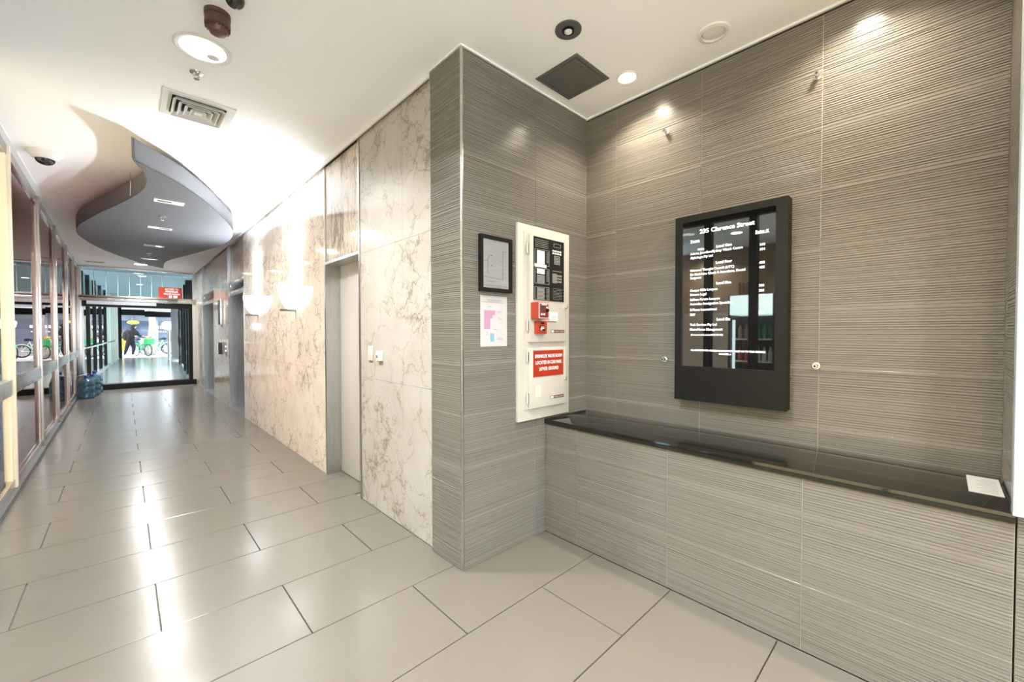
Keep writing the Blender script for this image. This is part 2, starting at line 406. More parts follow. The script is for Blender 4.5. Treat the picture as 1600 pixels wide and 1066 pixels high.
# ================================================================== MARBLE WALL
wr = struct('wall_right')
bk = MB()
for a, c in ((2.192, 3.285), (4.085, 7.745), (9.03, 10.78), (12.33, YE)): bk.box(XM+.014, a, 0, XM+.42, c, ZC)
bk.box(XM+.014, 3.285, 2.03, XM+.42, 4.085, ZC)
for a, c in ((7.745, 9.03), (10.78, 12.33)): bk.box(XM+.05, a, 2.06, XM+.42, c, ZC)
part('backing', bk, 'cream_dark', wr)
def panels(ys, zs, m, x0=XM, d=.014):
    for a, c in zip(ys, ys[1:]):
        for z0, z1 in zip(zs, zs[1:]):
            part('marble_panel', B(x0, a+.0008, z0+.0008, x0+d, c-.0008, z1-.0008), m, wr)
ZS = [0, 1.006, 2.010, ZC-.02]
panels([2.193, 2.580, 3.275], ZS, 'marble_white')
panels([4.095, 5.020, 5.930, 6.840, 7.735], [0, 1.006, 2.010, ZC-.02], 'marble_beige')
panels([9.06, 9.90, 10.75], ZS, 'marble_grey')
panels([12.36, 13.10, YE-.01], ZS, 'marble_grey')
panels([3.312, 4.060], [2.045, ZC-.035], 'marble_streak', XM+.006, .012)
panels([7.77, 9.0], [2.075, ZC-.02], 'marble_grey', XM+.034, .016)
panels([10.81, 12.30], [2.075, ZC-.02], 'marble_grey', XM+.034, .016)
# service door in the marble wall
d1 = struct('door_1')
part('jamb', B(XM-.004, 4.062, 0, XM+.15, 4.090, 2.04), 'steel', d1)
part('jamb', B(XM-.004, 3.280, 0, XM+.15, 3.306, 2.04), 'steel', d1)
part('head', B(XM-.004, 3.306, 2.015, XM+.15, 4.062, 2.04), 'steel', d1)
part('edge_strip', B(XM-.006, 4.064, 2.04, XM+.010, 4.090, ZC-.035), 'chrome_satin', d1)
part('edge_strip', B(XM-.006, 3.280, 2.04, XM+.010, 3.308, ZC-.035), 'chrome_satin', d1)
part('leaf', B(XM+.135, 3.306, .008, XM+.175, 4.062, 2.015, bev=.002), 'door_paint', d1)
part('top_shadow_gap', B(XM+.002, 3.306, ZC-.034, XM+.012, 4.064, ZC-.022), 'black_gap', d1)
def lift(n, a, c):
    d = struct('door_%d' % n)
    xr = XM+.30
    part('jamb', B(XM-.004, c-.002, 0, xr+.1, c+.030, 2.075), 'steel', d)
    part('jamb', B(XM-.004, a-.010, 0, xr+.1, a+.020, 2.075), 'steel', d)
    part('head', B(XM+.01, a+.02, 2.03, xr+.1, c, 2.075), 'steel', d)
    part('post', B(XM-.010, c-.002, 2.075, XM+.034, c+.030, ZC-.02), 'steel', d)
    mid = (a+c)/2
    part('leaf', B(xr, a+.02, .008, xr+.04, mid-.002, 2.03), 'steel', d)
    part('leaf', B(xr, mid+.002, .008, xr+.04, c, 2.03), 'steel', d)
    ip = part('indicator_panel', B(XM+.010, a+.03, 2.135, XM+.034, c-.02, 2.285, bev=.003), 'black_plate', d)
    part('arrow_light', MB().prism([(0, 0), (.03, 0), (.015, .03)], 0, .001), 'lamp_inner', ip)
    ar = d.children[-1] if False else ip.children[0]
    ar.rotation_euler = RX; ar.location = Vector((XM+.0095, c-.12, 2.20))
    part('sill', B(XM-.002, a+.02, 0, xr+.05, c, .006), 'steel', d)
lift(2, 7.745, 9.03); lift(3, 10.78, 12.33)
# lift lobby fittings between the lifts
t = thing('lift_display', (XM, 9.9, 1.75), 'narrow grey vertical display in a silver frame between the two lifts', 'display')
part('frame', B(XM-.05, 9.62, 1.53, XM-.001, 9.86, 2.02, bev=.004), 'chrome_satin', t); part('screen', B(XM-.054, 9.645, 1.555, XM-.05, 9.835, 1.995), 'dark_metal', t)
t = thing('intercom', (XM, 9.9, 1.06), 'white rectangular box with a black edge beside the farther lift', 'intercom')
part('body', B(XM-.06, 9.80, .95, XM-.001, 9.94, 1.17, bev=.004), 'white_plastic', t); part('black_edge', B(XM-.062, 9.785, .95, XM-.001, 9.799, 1.18), 'black_plate', t)
t = thing('lift_call_panel', (XM, 9.35, 1.06), 'steel call button plate beside the nearer lift', 'button panel')
part('plate', B(XM-.012, 9.25, .94, XM-.001, 9.40, 1.19, bev=.002), 'steel', t)
for z in (1.03, 1.11): part('button', MB().lathe([(.014, -.006), (.012, 0)], (XM-.012, 9.325, z), 14, 'X'), 'lamp_inner', t)
# switches on the white marble
t = thing('blank_plate', (XM, 3.085, 1.2), 'tall plain cream wall plate beside the service door', 'wall plate')
part('plate', B(XM-.012, 3.050, 1.150, XM-.0005, 3.120, 1.262, bev=.003), 'white_plastic', t)
part('insert', B(XM-.0135, 3.060, 1.160, XM-.012, 3.110, 1.252), 'cream_metal', t)
t = thing('key_switch', (XM, 2.93, 1.19), 'square white key switch on the white marble', 'switch')
part('plate', B(XM-.022, 2.885, 1.155, XM-.0005, 2.958, 1.228, bev=.003), 'white_plastic', t)
part('key_barrel', MB().lathe([(.010, -.008), (.012, 0)], (XM-.022, 2.93, 1.188), 16, 'X'), 'chrome', t)
# sconces
def half_bowl(prof, c, seg=24):
    mb = MB(); rings = []
    for r, h in prof: rings.append([mb.bm.verts.new((c[0]-r*math.sin(math.pi*k/seg), c[1]+r*math.cos(math.pi*k/seg), c[2]+h)) for k in range(seg+1)])
    for a, b_ in zip(rings, rings[1:]):
        for k in range(seg): mb.bm.faces.new((a[k], a[k+1], b_[k+1], b_[k]))
    mb.bm.faces.new(rings[0])
    return mb
def sconce(y, z, label):
    t = thing('wall_sconce', (XM, y, z-.13), label, 'wall lamp', 'pair of bowl sconces on the beige marble wall')
    wx = XM-.002
    prof = [(.060, -.130), (.095, -.112), (.130, -.06), (.158, .01), (.172, .08), (.176, .125), (.171, .125), (.167, .08), (.153, .01), (.125, -.055), (.09, -.106)]
    part('bowl', half_bowl(prof, (wx, y, z)), 'sconce_glass', t)
    part('bulb', MB().lathe([(.01, -.1), (.035, -.07), (.045, -.02), (.035, .02), (.012, .045)], (wx-.075, y, z), 16), 'lamp_glow', t)
    part('arm', B(wx-.150, y-.030, z-.152, wx, y+.030, z-.130, bev=.003), 'dark_metal', t)
    for a in (.25, 1.57, 2.89):
        px, py_ = wx-.168*math.sin(a), y+.168*math.cos(a)
        part('rim_clip', MB().tube([(px, py_-.014, z+.11), (px, py_-.014, z+.165), (px, py_+.014, z+.165), (px, py_+.014, z+.11)], .0035, 6), 'chrome', t)
    ld = bpy.data.lights.new('sconce_uplight', 'SPOT'); ld.energy = 24; ld.spot_size = math.radians(22); ld.spot_blend = .9; ld.shadow_soft_size = .02; ld.color = (.74, .86, 1)
    o = bpy.data.objects.new('sconce_uplight', ld); COL.objects.link(o); o.parent = t
    o.location = Vector((wx-.07, y, z+.06))-ORG[t.name]
    o.rotation_euler = Vector((.20, 0, 1)).to_track_quat('-Z', 'Y').to_euler()
    ld = bpy.data.lights.new('sconce_glow', 'SPOT'); ld.energy = 150; ld.spot_size = math.radians(118); ld.spot_blend = .7; ld.shadow_soft_size = .05; ld.color = (.86, .93, 1)
    o = bpy.data.objects.new('sconce_glow', ld); COL.objects.link(o); o.parent = t; o.location = Vector((wx-.125, y, z+.09))-ORG[t.name]
    o.rotation_euler = Vector((-.55, 0, 1)).to_track_quat('-Z', 'Y').to_euler()
sconce(5.02, 1.76, 'glowing white glass bowl sconce on the beige marble, the one nearer the service door')
sconce(6.80, 1.765, 'glowing white glass bowl sconce on the beige marble, the one nearer the lifts')
# ================================================================== LEFT GLAZING
MU = [3.72, 5.48, 7.27, 9.04, 10.90, 12.50, YE-.02]
def bay(n, a, c, pm, frame='mullion_metal'):
    wn = struct('window_%d' % n, (0, 0, 0))
    def bx(name, dx0, y0, z0, dx1, y1, z1, m, par=wn, bev=0):
        x = xl((y0+y1)/2); return part(name, B(x+dx0, y0, z0, x+dx1, y1, z1, bev=bev, rotz=.0072), m, par)
    part_c = frame
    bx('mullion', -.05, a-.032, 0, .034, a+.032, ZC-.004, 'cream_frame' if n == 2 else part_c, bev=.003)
    bx('stile', -.02, a+.034, .1, .012, a+.075, ZC-.1, part_c, bev=.003)
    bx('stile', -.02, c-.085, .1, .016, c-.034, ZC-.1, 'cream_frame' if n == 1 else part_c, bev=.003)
    bx('head_rail', -.05, a+.032, ZC-.10, .020, c-.032, ZC-.004, part_c, bev=.004)
    bx('sill_rail', -.05, a+.032, .045, .022, c-.032, .115, part_c, bev=.004)
    bx('floor_track', -.05, a-.03, 0, .050, c-.032, .045, 'dark_metal', bev=.004)
    bx('mid_rail', -.03, a+.03, .84, .022, c-.03, .972, 'steel', bev=.003)
    bx('pane', -.006, a+.06, .97, .0, c-.06, ZC-.09, pm); bx('pane', -.006, a+.06, .12, .0, c-.06, .842, pm)
    if n == 1:
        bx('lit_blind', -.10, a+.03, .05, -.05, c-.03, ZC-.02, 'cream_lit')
for i in range(6): bay(i+1, MU[i], MU[i+1], 'pane_shop' if i else 'pane_print')
wl = struct('wall_left')
part('shop_back', B(-2.7, 3.8, 0, -2.6, YE, ZC), 'shop_maroon', wl)
part('shop_floor', B(-2.6, 3.8, -.05, -.80, YE, .0), 'shop_maroon', wl)
part('shop_partition', B(-2.6, 3.70, 0, -.80, 3.80, ZC), 'shop_dark', wl)
part('ceiling_strip', B(-.80, -4.4, ZC-.016, -.655, YE, ZC), 'trim_white', wl)
part('shop_end', B(-2.6, YE-.05, 0, -.80, YE, ZC), 'shop_maroon', wl)
part('shop_ceiling', B(-2.6, 3.8, ZC-.03, -.80, YE-.05, ZC-.017), 'shop_soffit', wl)
# near shop front (seen mirrored in the directory screen)
nf = struct('window_8')
for y in (-1.6, 1.20, 1.62, 2.16, 3.64):
    part('mullion', B(-.75, y-.045, 0, -.66, y+.045, ZC-.004), 'black_housing', nf)
for a, c in ((1.20, 1.62), (1.62, 2.16), (2.16, 3.64)): part('pane', B(-.705, a+.045, .05, -.70, c-.045, ZC-.15), 'pane_clear', nf)
part('head', B(-.75, -1.6, ZC-.16, -.66, 3.7, ZC-.004), 'black_housing', nf); part('sill', B(-.75, -1.6, 0, -.66, 3.7, .06), 'black_housing', nf)
for i_, (a, c) in enumerate(((-4.4, -3.05), (-3.0, -1.65), (-1.55, -.2), (-.15, 1.15))):  # unseen lit bays added to light the lobby, repeating the first bay
    added_bay = struct('window_%d' % (9+i_))
    part('lit_blind', B(-.76, a, .12, -.72, c, 2.72), 'cream_lit', added_bay); part('mid_rail', B(-.76, a, .84, -.69, c, .972), 'steel', added_bay); part('frame', MB().box(-.76, a, 0, -.69, c, .12).box(-.76, a, 2.72, -.69, c, ZC-.004).box(-.76, c, 0, -.68, c+.05, ZC-.004), 'mullion_metal', added_bay)
ws = struct('wall_shop')
part('back', B(-3.6, -1.6, 0, -3.5, 3.8, ZC), 'shop_brown', ws); part('floor', B(-3.5, -1.6, -.05, -.76, 3.7, .0), 'shop_dark', ws)
part('side', B(-3.5, -1.7, 0, -.76, -1.6, ZC), 'shop_brown', ws); part('panel', B(-3.5, 2.75, 0, -3.44, 3.7, 1.75), 'shop_beige', ws)
for i in range(7): part('slat', B(-3.5, 2.28+i*.06, .3, -3.47, 2.31+i*.06, 2.3), 'timber', ws)
wb = sstruct('wall_back', MB().box(-.75, -4.5, 2.75, 2.7, -4.45, ZC).box(2.09, -4.45, 0, 2.25, YR-.81, ZC), 'cream_wall')
fr = thing('drinks_fridge', (-1.75, 1.88, 0), 'tall black glass-door drinks fridge with lit header, mirrored in the directory screen', 'fridge')
part('cabinet', MB().box(-2.05, 1.58, .05, -2.0, 2.18, 1.9).box(-2.0, 1.58, .05, -1.5, 1.61, 1.9).box(-2.0, 2.15, .05, -1.5, 2.18, 1.9).box(-2.0, 1.61, .05, -1.5, 2.15, .2), 'fridge_body', fr)
part('header', B(-2.0, 1.61, 1.62, -1.48, 2.15, 1.9), 'fridge_light', fr); part('light_tube', B(-1.56, 2.10, .3, -1.53, 2.13, 1.55), 'fridge_light', fr)
for k in range(4): part('shelf', B(-2.0, 1.61, .30+k*.32, -1.56, 2.15, .315+k*.32), 'white_plastic', fr)
for k in range(4):
    for j in range(6):
        r = .03; x, y, z = -1.62, 1.66+j*.078, .316+k*.32
        o = solo('drink_bottle', MB().lathe([(r, 0), (r, .13), (.012, .18), (.012, .21)], (x, y, z), 10), 'drink_%d' % ((k*2+j//3) % 5), (x, y, z), 'small drink bottle in the lit fridge, %s shelf, %s from its left side' % (['lowest', 'second lowest', 'second highest', 'highest'][k], ['first', 'second', 'third', 'fourth', 'fifth', 'sixth'][j]), 'bottle', 'bottles in the drinks fridge')
# ================================================================== CEILING FITTINGS
def downlight(name, x, y, r, power, color, label, glow='lamp_glow', spread=2.4, group='round ceiling downlights', cat='downlight', ZC=ZC):
    t = thing(name, (x, y, ZC), label, cat, group)
    part('trim_ring', MB().lathe([(r, 0), (r, -.006), (r*.93, -.010), (r*.80, -.006), (r*.78, 0)], (x, y, ZC), 40, cap=False), 'white_plastic', t)
    part('lamp', MB().lathe([(r*.79, -.001), (r*.79, -.004), (r*.3, -.0045)], (x, y, ZC), 40), glow, t)
    disc_light('beam', (x, y, ZC-.02), r*.75, power, color, spread, t)
    return t
WARM, COOL, WH = (1, .86, .66), (.90, .95, 1), (1, .98, .95)
d = downlight('downlight', .349, 2.90, .135, 36, WH, 'large round lit downlight near the square air vent', group=None)
part('lamp_cap', MB().lathe([(.035, -.005), (.03, -.014), (.012, -.016)], (.40, 2.93, ZC), 20), 'white_plastic', d)
downlight('downlight', 2.314, 1.385, .062, 9, WARM, 'small round lit downlight beside the dark ceiling hatch', 'lamp_glow_warm', 2.2)
downlight('downlight', 2.314, .28, .062, 9, WARM, 'small round lit downlight over the near end of the bench', 'lamp_glow_warm', 2.2)
for i, y in enumerate((1.0, -.9, -2.6)):
    downlight('downlight', .35, y, .135, 38, COOL, ['large round lit downlight in the lobby ceiling, level with the bench', 'large round lit downlight in the lobby ceiling, middle one', 'large round lit downlight nearest the street doors'][i])
downlight('downlight', 1.5, -1.6, .135, 36, COOL, 'large round lit downlight in the lobby ceiling beside the niche wall')
for i, (x, y) in enumerate(((-1.0, 1.55), (-2.2, 2.3), (-3.1, 3.2), (-2.0, .3))):
    downlight('downlight', x, y, .10, 16, WARM, ['round warm shop ceiling downlight right behind the dark-framed glass', 'round warm shop ceiling downlight above the drinks fridge', 'round warm shop ceiling downlight deepest in the shop, by the beige panel', 'round warm shop ceiling downlight on its own away from the fridge'][i])
for i, (x, y) in enumerate(((-1.6, 6.3), (-1.6, 9.6), (-1.6, 12.4))):  # lamps added to brighten the maroon interior behind the glass
    downlight('downlight', x, y, .10, 45, WARM, ['warm downlight behind the maroon shop glass, nearest one', 'warm downlight behind the maroon shop glass, middle one', 'warm downlight behind the maroon shop glass, farthest one'][i], ZC=ZC-.031)
downlight('downlight', .315, 12.88, .14, 40, WH, 'small round downlight by the entrance beyond the grey canopy', spread=2.9)
for i, y in enumerate((15.3, 18.0)): downlight('downlight', .4, y, .10, 50, WH, ['downlight in the passage ceiling just beyond the entrance', 'downlight in the passage ceiling farther toward the street'][i], ZC=2.95)  # lamps added out of view above the header to brighten the passage
# pale flush speaker, dark gimbal, hatch
t = thing('ceiling_speaker', (2.308, .865, ZC), 'white round flush ceiling speaker over the bench', 'speaker')
part('ring', MB().lathe([(.078, 0), (.076, -.008), (.060, -.012), (.056, -.004), (.056, 0)], (2.308, .865, ZC), 40, cap=False), 'white_plastic', t)
part('grille', MB().lathe([(.055, -.001), (.050, -.006), (.03, -.009)], (2.308, .865, ZC), 36), 'white_plastic', t)
t = thing('gimbal_downlight', (1.73, 1.387, ZC), 'dark round downlight with pale centre, unlit, near the hatch', 'downlight')
part('ring', MB().lathe([(.070, 0), (.069, -.006), (.055, -.010), (.040, -.009), (.03, -.006), (.028, 0)], (1.73, 1.387, ZC), 40, cap=False), 'dark_metal', t)
part('ring_groove', MB().lathe([(.03, -.002), (.03, -.012), (.022, -.012), (.022, -.002)], (1.73, 1.387, ZC), 30), 'black_frame', t)
part('lens', MB().lathe([(.021, -.002), (.020, -.014), (.012, -.016)], (1.73, 1.387, ZC), 24), 'white_print', t)
t = thing('ceiling_hatch', (2.075, 1.628, ZC), 'square dark grey metal access hatch in the niche ceiling', 'hatch')
hx0, hx1, hy0, hy1 = 1.908, 2.241, 1.467, 1.791
part('frame', MB().box(hx0, hy0, ZC-.006, hx0+.022, hy1, ZC).box(hx1-.022, hy0, ZC-.006, hx1, hy1, ZC).box(hx0+.022, hy0, ZC-.006, hx1-.022, hy0+.022, ZC).box(hx0+.022, hy1-.022, ZC-.006, hx1-.022, hy1, ZC), 'hatch_metal', t)
part('gap', B(hx0+.022, hy0+.022, ZC-.002, hx1-.022, hy1-.022, ZC), 'black_gap', t)
part('leaf', B(hx0+.026, hy0+.026, ZC-.006, hx1-.026, hy1-.026, ZC-.0025), 'hatch_metal', t)
part('lock', MB().lathe([(.010, 0), (.009, -.003)], (2.02, 1.52, ZC-.006), 14), 'dark_metal', t)
# brown sounder, dome, sprinkler, vent
t = thing('smoke_sounder', (.365, 2.53, ZC), 'brown plastic sounder with red lens hanging from the ceiling', 'alarm')
part('base', MB().lathe([(.056, 0), (.056, -.022)], (.365, 2.53, ZC), 32), 'brown_plastic', t)
part('body', MB().lathe([(.054, -.024), (.055, -.066), (.050, -.070)], (.365, 2.53, ZC), 32), 'brown_plastic', t)
for k in range(16):
    a = 2*math.pi*k/16; part('fin', B(.365-.004, 2.53+.044, ZC-.080, .365+.004, 2.53+.053, ZC-.070, rotz=a, piv=(.365, 2.53, 0)), 'brown_plastic', t)
part('lens', MB().lathe([(.046, -.070), (.044, -.085), (.034, -.100), (.018, -.104)], (.365, 2.53, ZC), 28), 'brown_red', t)
t = thing('dome_camera', (.405, 2.335, ZC), 'black ball camera at the top edge of the picture', 'camera')
part('base', MB().lathe([(.05, 0), (.05, -.015), (.04, -.02)], (.405, 2.335, ZC), 28), 'white_plastic', t)
part('dome', MB().lathe([(.042, -.02)]+[(.042*math.cos(a*math.pi/16), -.02-.042*math.sin(a*math.pi/16)) for a in range(1, 8)], (.405, 2.335, ZC), 28), 'dome_glass', t)
def sprinkler(x, y, z, label, s=1.):
    t = thing('fire_sprinkler', (x, y, z), label, 'sprinkler', 'sprinkler heads')
    part('escutcheon', MB().lathe([(.036*s, 0), (.034*s, -.004), (.014*s, -.010)], (x, y, z), 24), 'chrome', t)
    part('frame', MB().tube([(x-.010*s, y, z-.008), (x-.014*s, y, z-.02*s), (x, y, z-.034*s), (x+.014*s, y, z-.02*s), (x+.010*s, y, z-.008)], .003*s, 6), 'chrome', t)
    part('deflector', MB().lathe([(.015*s, -.036*s), (.015*s, -.039*s)], (x, y, z), 18), 'chrome', t)
sprinkler(.349, 3.19, ZC, 'small chrome sprinkler head between the large downlight and the air vent')
t = thing('air_vent', (.412, 3.715, ZC), 'white square louvred air vent in the ceiling', 'air vent')
def sqring(h0, h1, z0, z1):
    mb = MB(); cx, cy = .412, 3.715; q = []
    for h, z in ((h0, z0), (h1, z1), (h1-.004, z1), (h0-.004, z0)): q.append([mb.bm.verts.new((cx+sx*h, cy+sy*h, z)) for sx, sy in ((-1, -1), (1, -1), (1, 1), (-1, 1))])
    for A, C in zip(q, q[1:]+q[:1]):
        for k in range(4): mb.bm.faces.new((A[k], A[(k+1) % 4], C[(k+1) % 4], C[k]))
    return mb
def flatring(h0, h1, z0, z1):
    mb = MB(); cx, cy = .412, 3.715
    mb.box(cx-h0, cy-h0, z0, cx-h1, cy+h0, z1).box(cx+h1, cy-h0, z0, cx+h0, cy+h0, z1).box(cx-h1, cy-h0, z0, cx+h1, cy-h1, z1).box(cx-h1, cy+h1, z0, cx+h1, cy+h0, z1); return mb
part('frame', flatring(.202, .152, ZC-.008, ZC), 'white_plastic', t)
part('duct', B(.412-.152, 3.715-.152, ZC-.001, .412+.152, 3.715+.152, ZC), 'black_gap', t)
for h in (.148, .114, .080, .046): part('louvre', sqring(h-.020, h, ZC-.002, ZC-.030), 'white_plastic', t)
part('centre_plate', B(.412-.022, 3.715-.022, ZC-.030, .412+.022, 3.715+.022, ZC-.026), 'white_plastic', t)
cx, cy = -.483, 5.52
t = thing('security_camera', (cx, cy, ZC), 'white ceiling dome camera with dark lens above the shop glazing', 'camera')
part('base', MB().lathe([(.115, 0), (.110, -.018), (.080, -.055), (.066, -.060)], (cx, cy, ZC), 36), 'white_plastic', t)
part('dome', MB().lathe([(.064, -.058)]+[(.064*math.cos(a*math.pi/16), -.058-.050*math.sin(a*math.pi/16)) for a in range(1, 8)], (cx, cy, ZC), 32), 'dome_glass', t)
t = thing('linear_vent', (-.44, 13.1, ZC), 'long thin slot vent in the ceiling by the entrance', 'air vent')
part('frame', B(-.60, 13.03, ZC-.012, -.28, 13.20, ZC), 'white_plastic', t); part('slot', B(-.57, 13.07, ZC-.014, -.31, 13.16, ZC-.011), 'dark_metal', t)
# ================================================================== HANGING CANOPY
def canopy():
    Lp = [(.07, 4.40), (.10, 4.53), (.14, 4.67), (.16, 4.77), (.17, 4.87), (.17, 5.01), (.16, 5.20), (.10, 5.55), (-.03, 6.07), (-.17, 6.58), (-.29, 7.08), (-.39, 7.53), (-.44, 8.0), (-.42, 8.42), (-.31, 9.10), (-.15, 9.68), (.08, 10.32), (.37, 10.98), (.63, 11.33)]
    Rp = [(.63, 11.33), (.61, 10.85), (.60, 10.45), (.63, 10.06), (.72, 9.60), (.89, 8.90), (1.08, 7.98), (1.15, 7.40), (1.13, 6.90), (1.06, 6.45), (.89, 5.94), (.69, 5.43), (.51, 5.05), (.37, 4.80), (.19, 4.56), (.07, 4.40)]
    def spl(P):
        out = []
        for i in range(len(P)-1):
            p0, p1, p2, p3 = [Vector(P[min(max(i+k, 0), len(P)-1)]) for k in (-1, 0, 1, 2)]
            for s in range(6):
                u = s/6; out.append(.5*((2*p1)+(-p0+p2)*u+(2*p0-5*p1+4*p2-p3)*u*u+(-p0+3*p1-3*p2+p3)*u**3))
        return out
    pts = [(v.x, v.y) for v in spl(Lp)+spl(Rp)]
    t = thing('ceiling_canopy', (.35, 7.8, 2.73), 'grey curved leaf-shaped panel hanging below the white corridor ceiling', 'ceiling panel')
    o = part('soffit', MB().prism(pts, 2.731, 2.745), 'canopy', t)
    # thin standing fascia: inner loop offset
    n = len(pts); bm = MB(); inn = []
    for i in range(n):
        a, c = Vector(pts[i-1]), Vector(pts[(i+1) % n]); dd = (c-a).normalized(); nn = Vector((-dd.y, dd.x)); inn.append(Vector(pts[i])+nn*-.012)
    rings = [[bm.bm.verts.new((x, y, z)) for x, y in P] for P, z in ((pts, 2.730), (pts, 2.905), (inn, 2.905), (inn, 2.745))]
    for A, C in zip(rings, rings[1:]):
        for k in range(n): bm.bm.faces.new((A[k], A[(k+1) % n], C[(k+1) % n], C[k]))
    part('fascia', bm, 'canopy', t)
    for y, s in ((5.56, 1), (7.01, 1), (8.50, 1), (10.04, .8)):
        f = part('light_slot', MB().box(.245, y-.055*s, 2.722, .485, y-.035*s, 2.731).box(.245, y+.035*s, 2.722, .485, y+.055*s, 2.731).box(.245, y-.035*s, 2.722, .270, y+.035*s, 2.731).box(.460, y-.035*s, 2.722, .485, y+.035*s, 2.731), 'white_plastic', t)
        part('tray', B(.270, y-.035*s, 2.729, .460, y+.035*s, 2.731), 'black_frame', f)
        part('lamp', B(.275 if s < 1 or y > 6.5 and y < 8 else .39, y-.025*s, 2.7275, .345 if y > 6.5 and y < 8 else .452, y+.012*s, 2.7295), 'lamp_glow', f)
        disc_light('slot_beam', (.365, y, 2.715), .10, 17, WH, 2.9, t)
    for x, y in ((.071, 5.62), (.42, 4.93), (-.30, 7.6), (1.0, 7.0), (.15, 9.9), (.55, 10.2)):
        part('hanger', MB().tube([(x, y, 2.74), (x+.004, y, 2.86), (x, y, ZC)], .005, 6), 'chrome_satin', t)
canopy()
sprinkler(.35, 6.32, 2.73, 'white sprinkler under the grey canopy, between its two nearest light slots', 1.1)
sprinkler(.34, 9.35, 2.73, 'white sprinkler under the grey canopy toward its far tip', 1.1)
# ================================================================== FIRE PANEL, NOTICES (niche left wall)
YF = YP-T
def py(d): return YF-d
t = thing('fire_alarm_cabinet', (2.05, YP, .79), 'tall cream metal fire indicator cabinet with two hinged doors on grey tiles', 'fire panel')
part('surround', B(1.805, py(.022), .795, 2.318, YF-.0005, 2.062, bev=.003), 'cream_metal', t)
part('inner_gap', MB().box(1.853, py(.0228), .862, 2.270, py(.0222), 2.016), 'cream_dark', t)
part('inner_frame', B(1.858, py(.026), .867, 2.265, py(.020), 2.011), 'cream_metal', t)
up = part('upper_door', B(1.888, py(.050), 1.305, 2.258, py(.024), 2.003, bev=.004), 'cream_metal', t)
lo = part('lower_door', B(1.888, py(.046), .872, 2.258, py(.024), 1.270, bev=.004), 'cream_metal', t)
part('divider', B(1.858, py(.0268), 1.286, 2.265, py(.0262), 1.290), 'cream_dark', t)
for z in (1.905, 1.412, 1.210, .945):
    part('hinge', MB().tube([(1.874, py(.040), z-.032), (1.874, py(.040), z+.032)], .008, 10), 'chrome', t)
part('display_board', B(1.918, py(.053), 1.578, 2.222, py(.049), 1.988), 'black_plate', up)
yb = py(.0545)
pr, gp = MB(), MB()
def rct(mb, u0, v0, u1, v1):   # board fraction -> front print (u from left, v from top)
    x0, x1 = 1.918+u0*.304, 1.918+u1*.304; z0, z1 = 1.988-v1*.41, 1.988-v0*.41
    mb.box(x0, yb, z0, x1, py(.0525), z1)
for (u0, v0, u1, v1) in ((.10, .21, .34, .42), (.10, .50, .34, .58)): rct(pr, u0, v0, u1, v1)
rct(pr, .02, .425, .40, .475)
for k in range(6): rct(gp, .10, .60+k*.022, .34, .614+k*.022)
for k in range(9): rct(gp, .10, .80+k*.021, .34, .813+k*.021)
for k in range(5): rct(gp, .04, .04+k*.028, .46, .046+k*.028)
for k in range(9):
    for v in (.22, .52, .81): rct(gp, .40, v+k*.020, .46, v+.006+k*.020)
for (a, c) in ((.19, .44), (.49, .735), (.785, .99)): rct(gp, .03, a, .49, a+.005); rct(gp, .03, c, .49, c+.005); rct(gp, .03, a, .04, c); rct(gp, .48, a, .49, c)
for j in range(2):
    for k in range(4): rct(pr, .60+k*.08, .16+j*.04, .66+k*.08, .185+j*.04)
for j in range(6):
    for k in range(3): rct(gp, .66+k*.07, .25+j*.025, .71+k*.07, .265+j*.025)
rct(gp, .64, .05, .88, .055); rct(gp, .64, .105, .88, .11); rct(gp, .64, .05, .65, .11); rct(gp, .87, .05, .88, .11)
rct(gp, .60, .50, .92, .508)
for k in range(10): rct(gp, .60, .545+k*.016, .92 if k % 3 else .75, .555+k*.016)
for k in range(8): rct(gp, .62, .79+k*.024, .92, .794+k*.024)
part('white_labels', pr, 'white_print', up); part('grey_markings', gp, 'grey_print', up)
part('corner_label', B(2.165, py(.0512), 1.991, 2.222, py(.050), 2.001), 'white_print', up)
# red warning device on the upper door
rb = part('red_box', B(1.893, py(.115), 1.452, 1.995, py(.050), 1.560, bev=.003), 'red_box', up)
part('red_face', B(1.905, py(.121), 1.462, 1.985, py(.115), 1.550, bev=.003), 'red_dark', up)
part('white_border', MB().box(1.899, py(.1165), 1.457, 1.905, py(.115), 1.555).box(1.985, py(.1165), 1.457, 1.991, py(.115), 1.555).box(1.905, py(.1165), 1.457, 1.985, py(.115), 1.462).box(1.905, py(.1165), 1.550, 1.985, py(.115), 1.555), 'white_print', up)
part('display_window', B(1.913, py(.1225), 1.498, 1.945, py(.1205), 1.535), 'lcd', up)
part('label_strip', B(1.922, py(.1225), 1.541, 1.968, py(.1205), 1.547), 'white_print', up)
for x in (1.918, 1.941): part('push_button', MB().lathe([(.006, -.004), (.0065, 0)], (x, py(.121), 1.482), 12, 'Y'), 'white_print', up)
part('key_knob', MB().lathe([(.010, -.010), (.011, 0)], (1.970, py(.121), 1.508), 16, 'Y'), 'black_frame', up)
part('white_square', B(1.962, py(.1225), 1.522, 1.978, py(.1205), 1.532), 'white_print', up)
part('call_point', B(1.924, py(.080), 1.357, 2.016, py(.050), 1.441, bev=.003), 'red_box', up)
part('call_window', B(1.945, py(.0815), 1.378, 1.995, py(.0795), 1.412), 'black_frame', up)
part('call_label', MB().box(1.955, py(.0822), 1.399, 1.988, py(.081), 1.405).box(1.952, py(.0822), 1.390, 1.988, py(.081), 1.395).box(1.949, py(.0822), 1.382, 1.970, py(.081), 1.387), 'white_print', up)
part('call_slot', B(1.958, py(.0812), 1.424, 1.990, py(.0795), 1.432), 'black_frame', up)
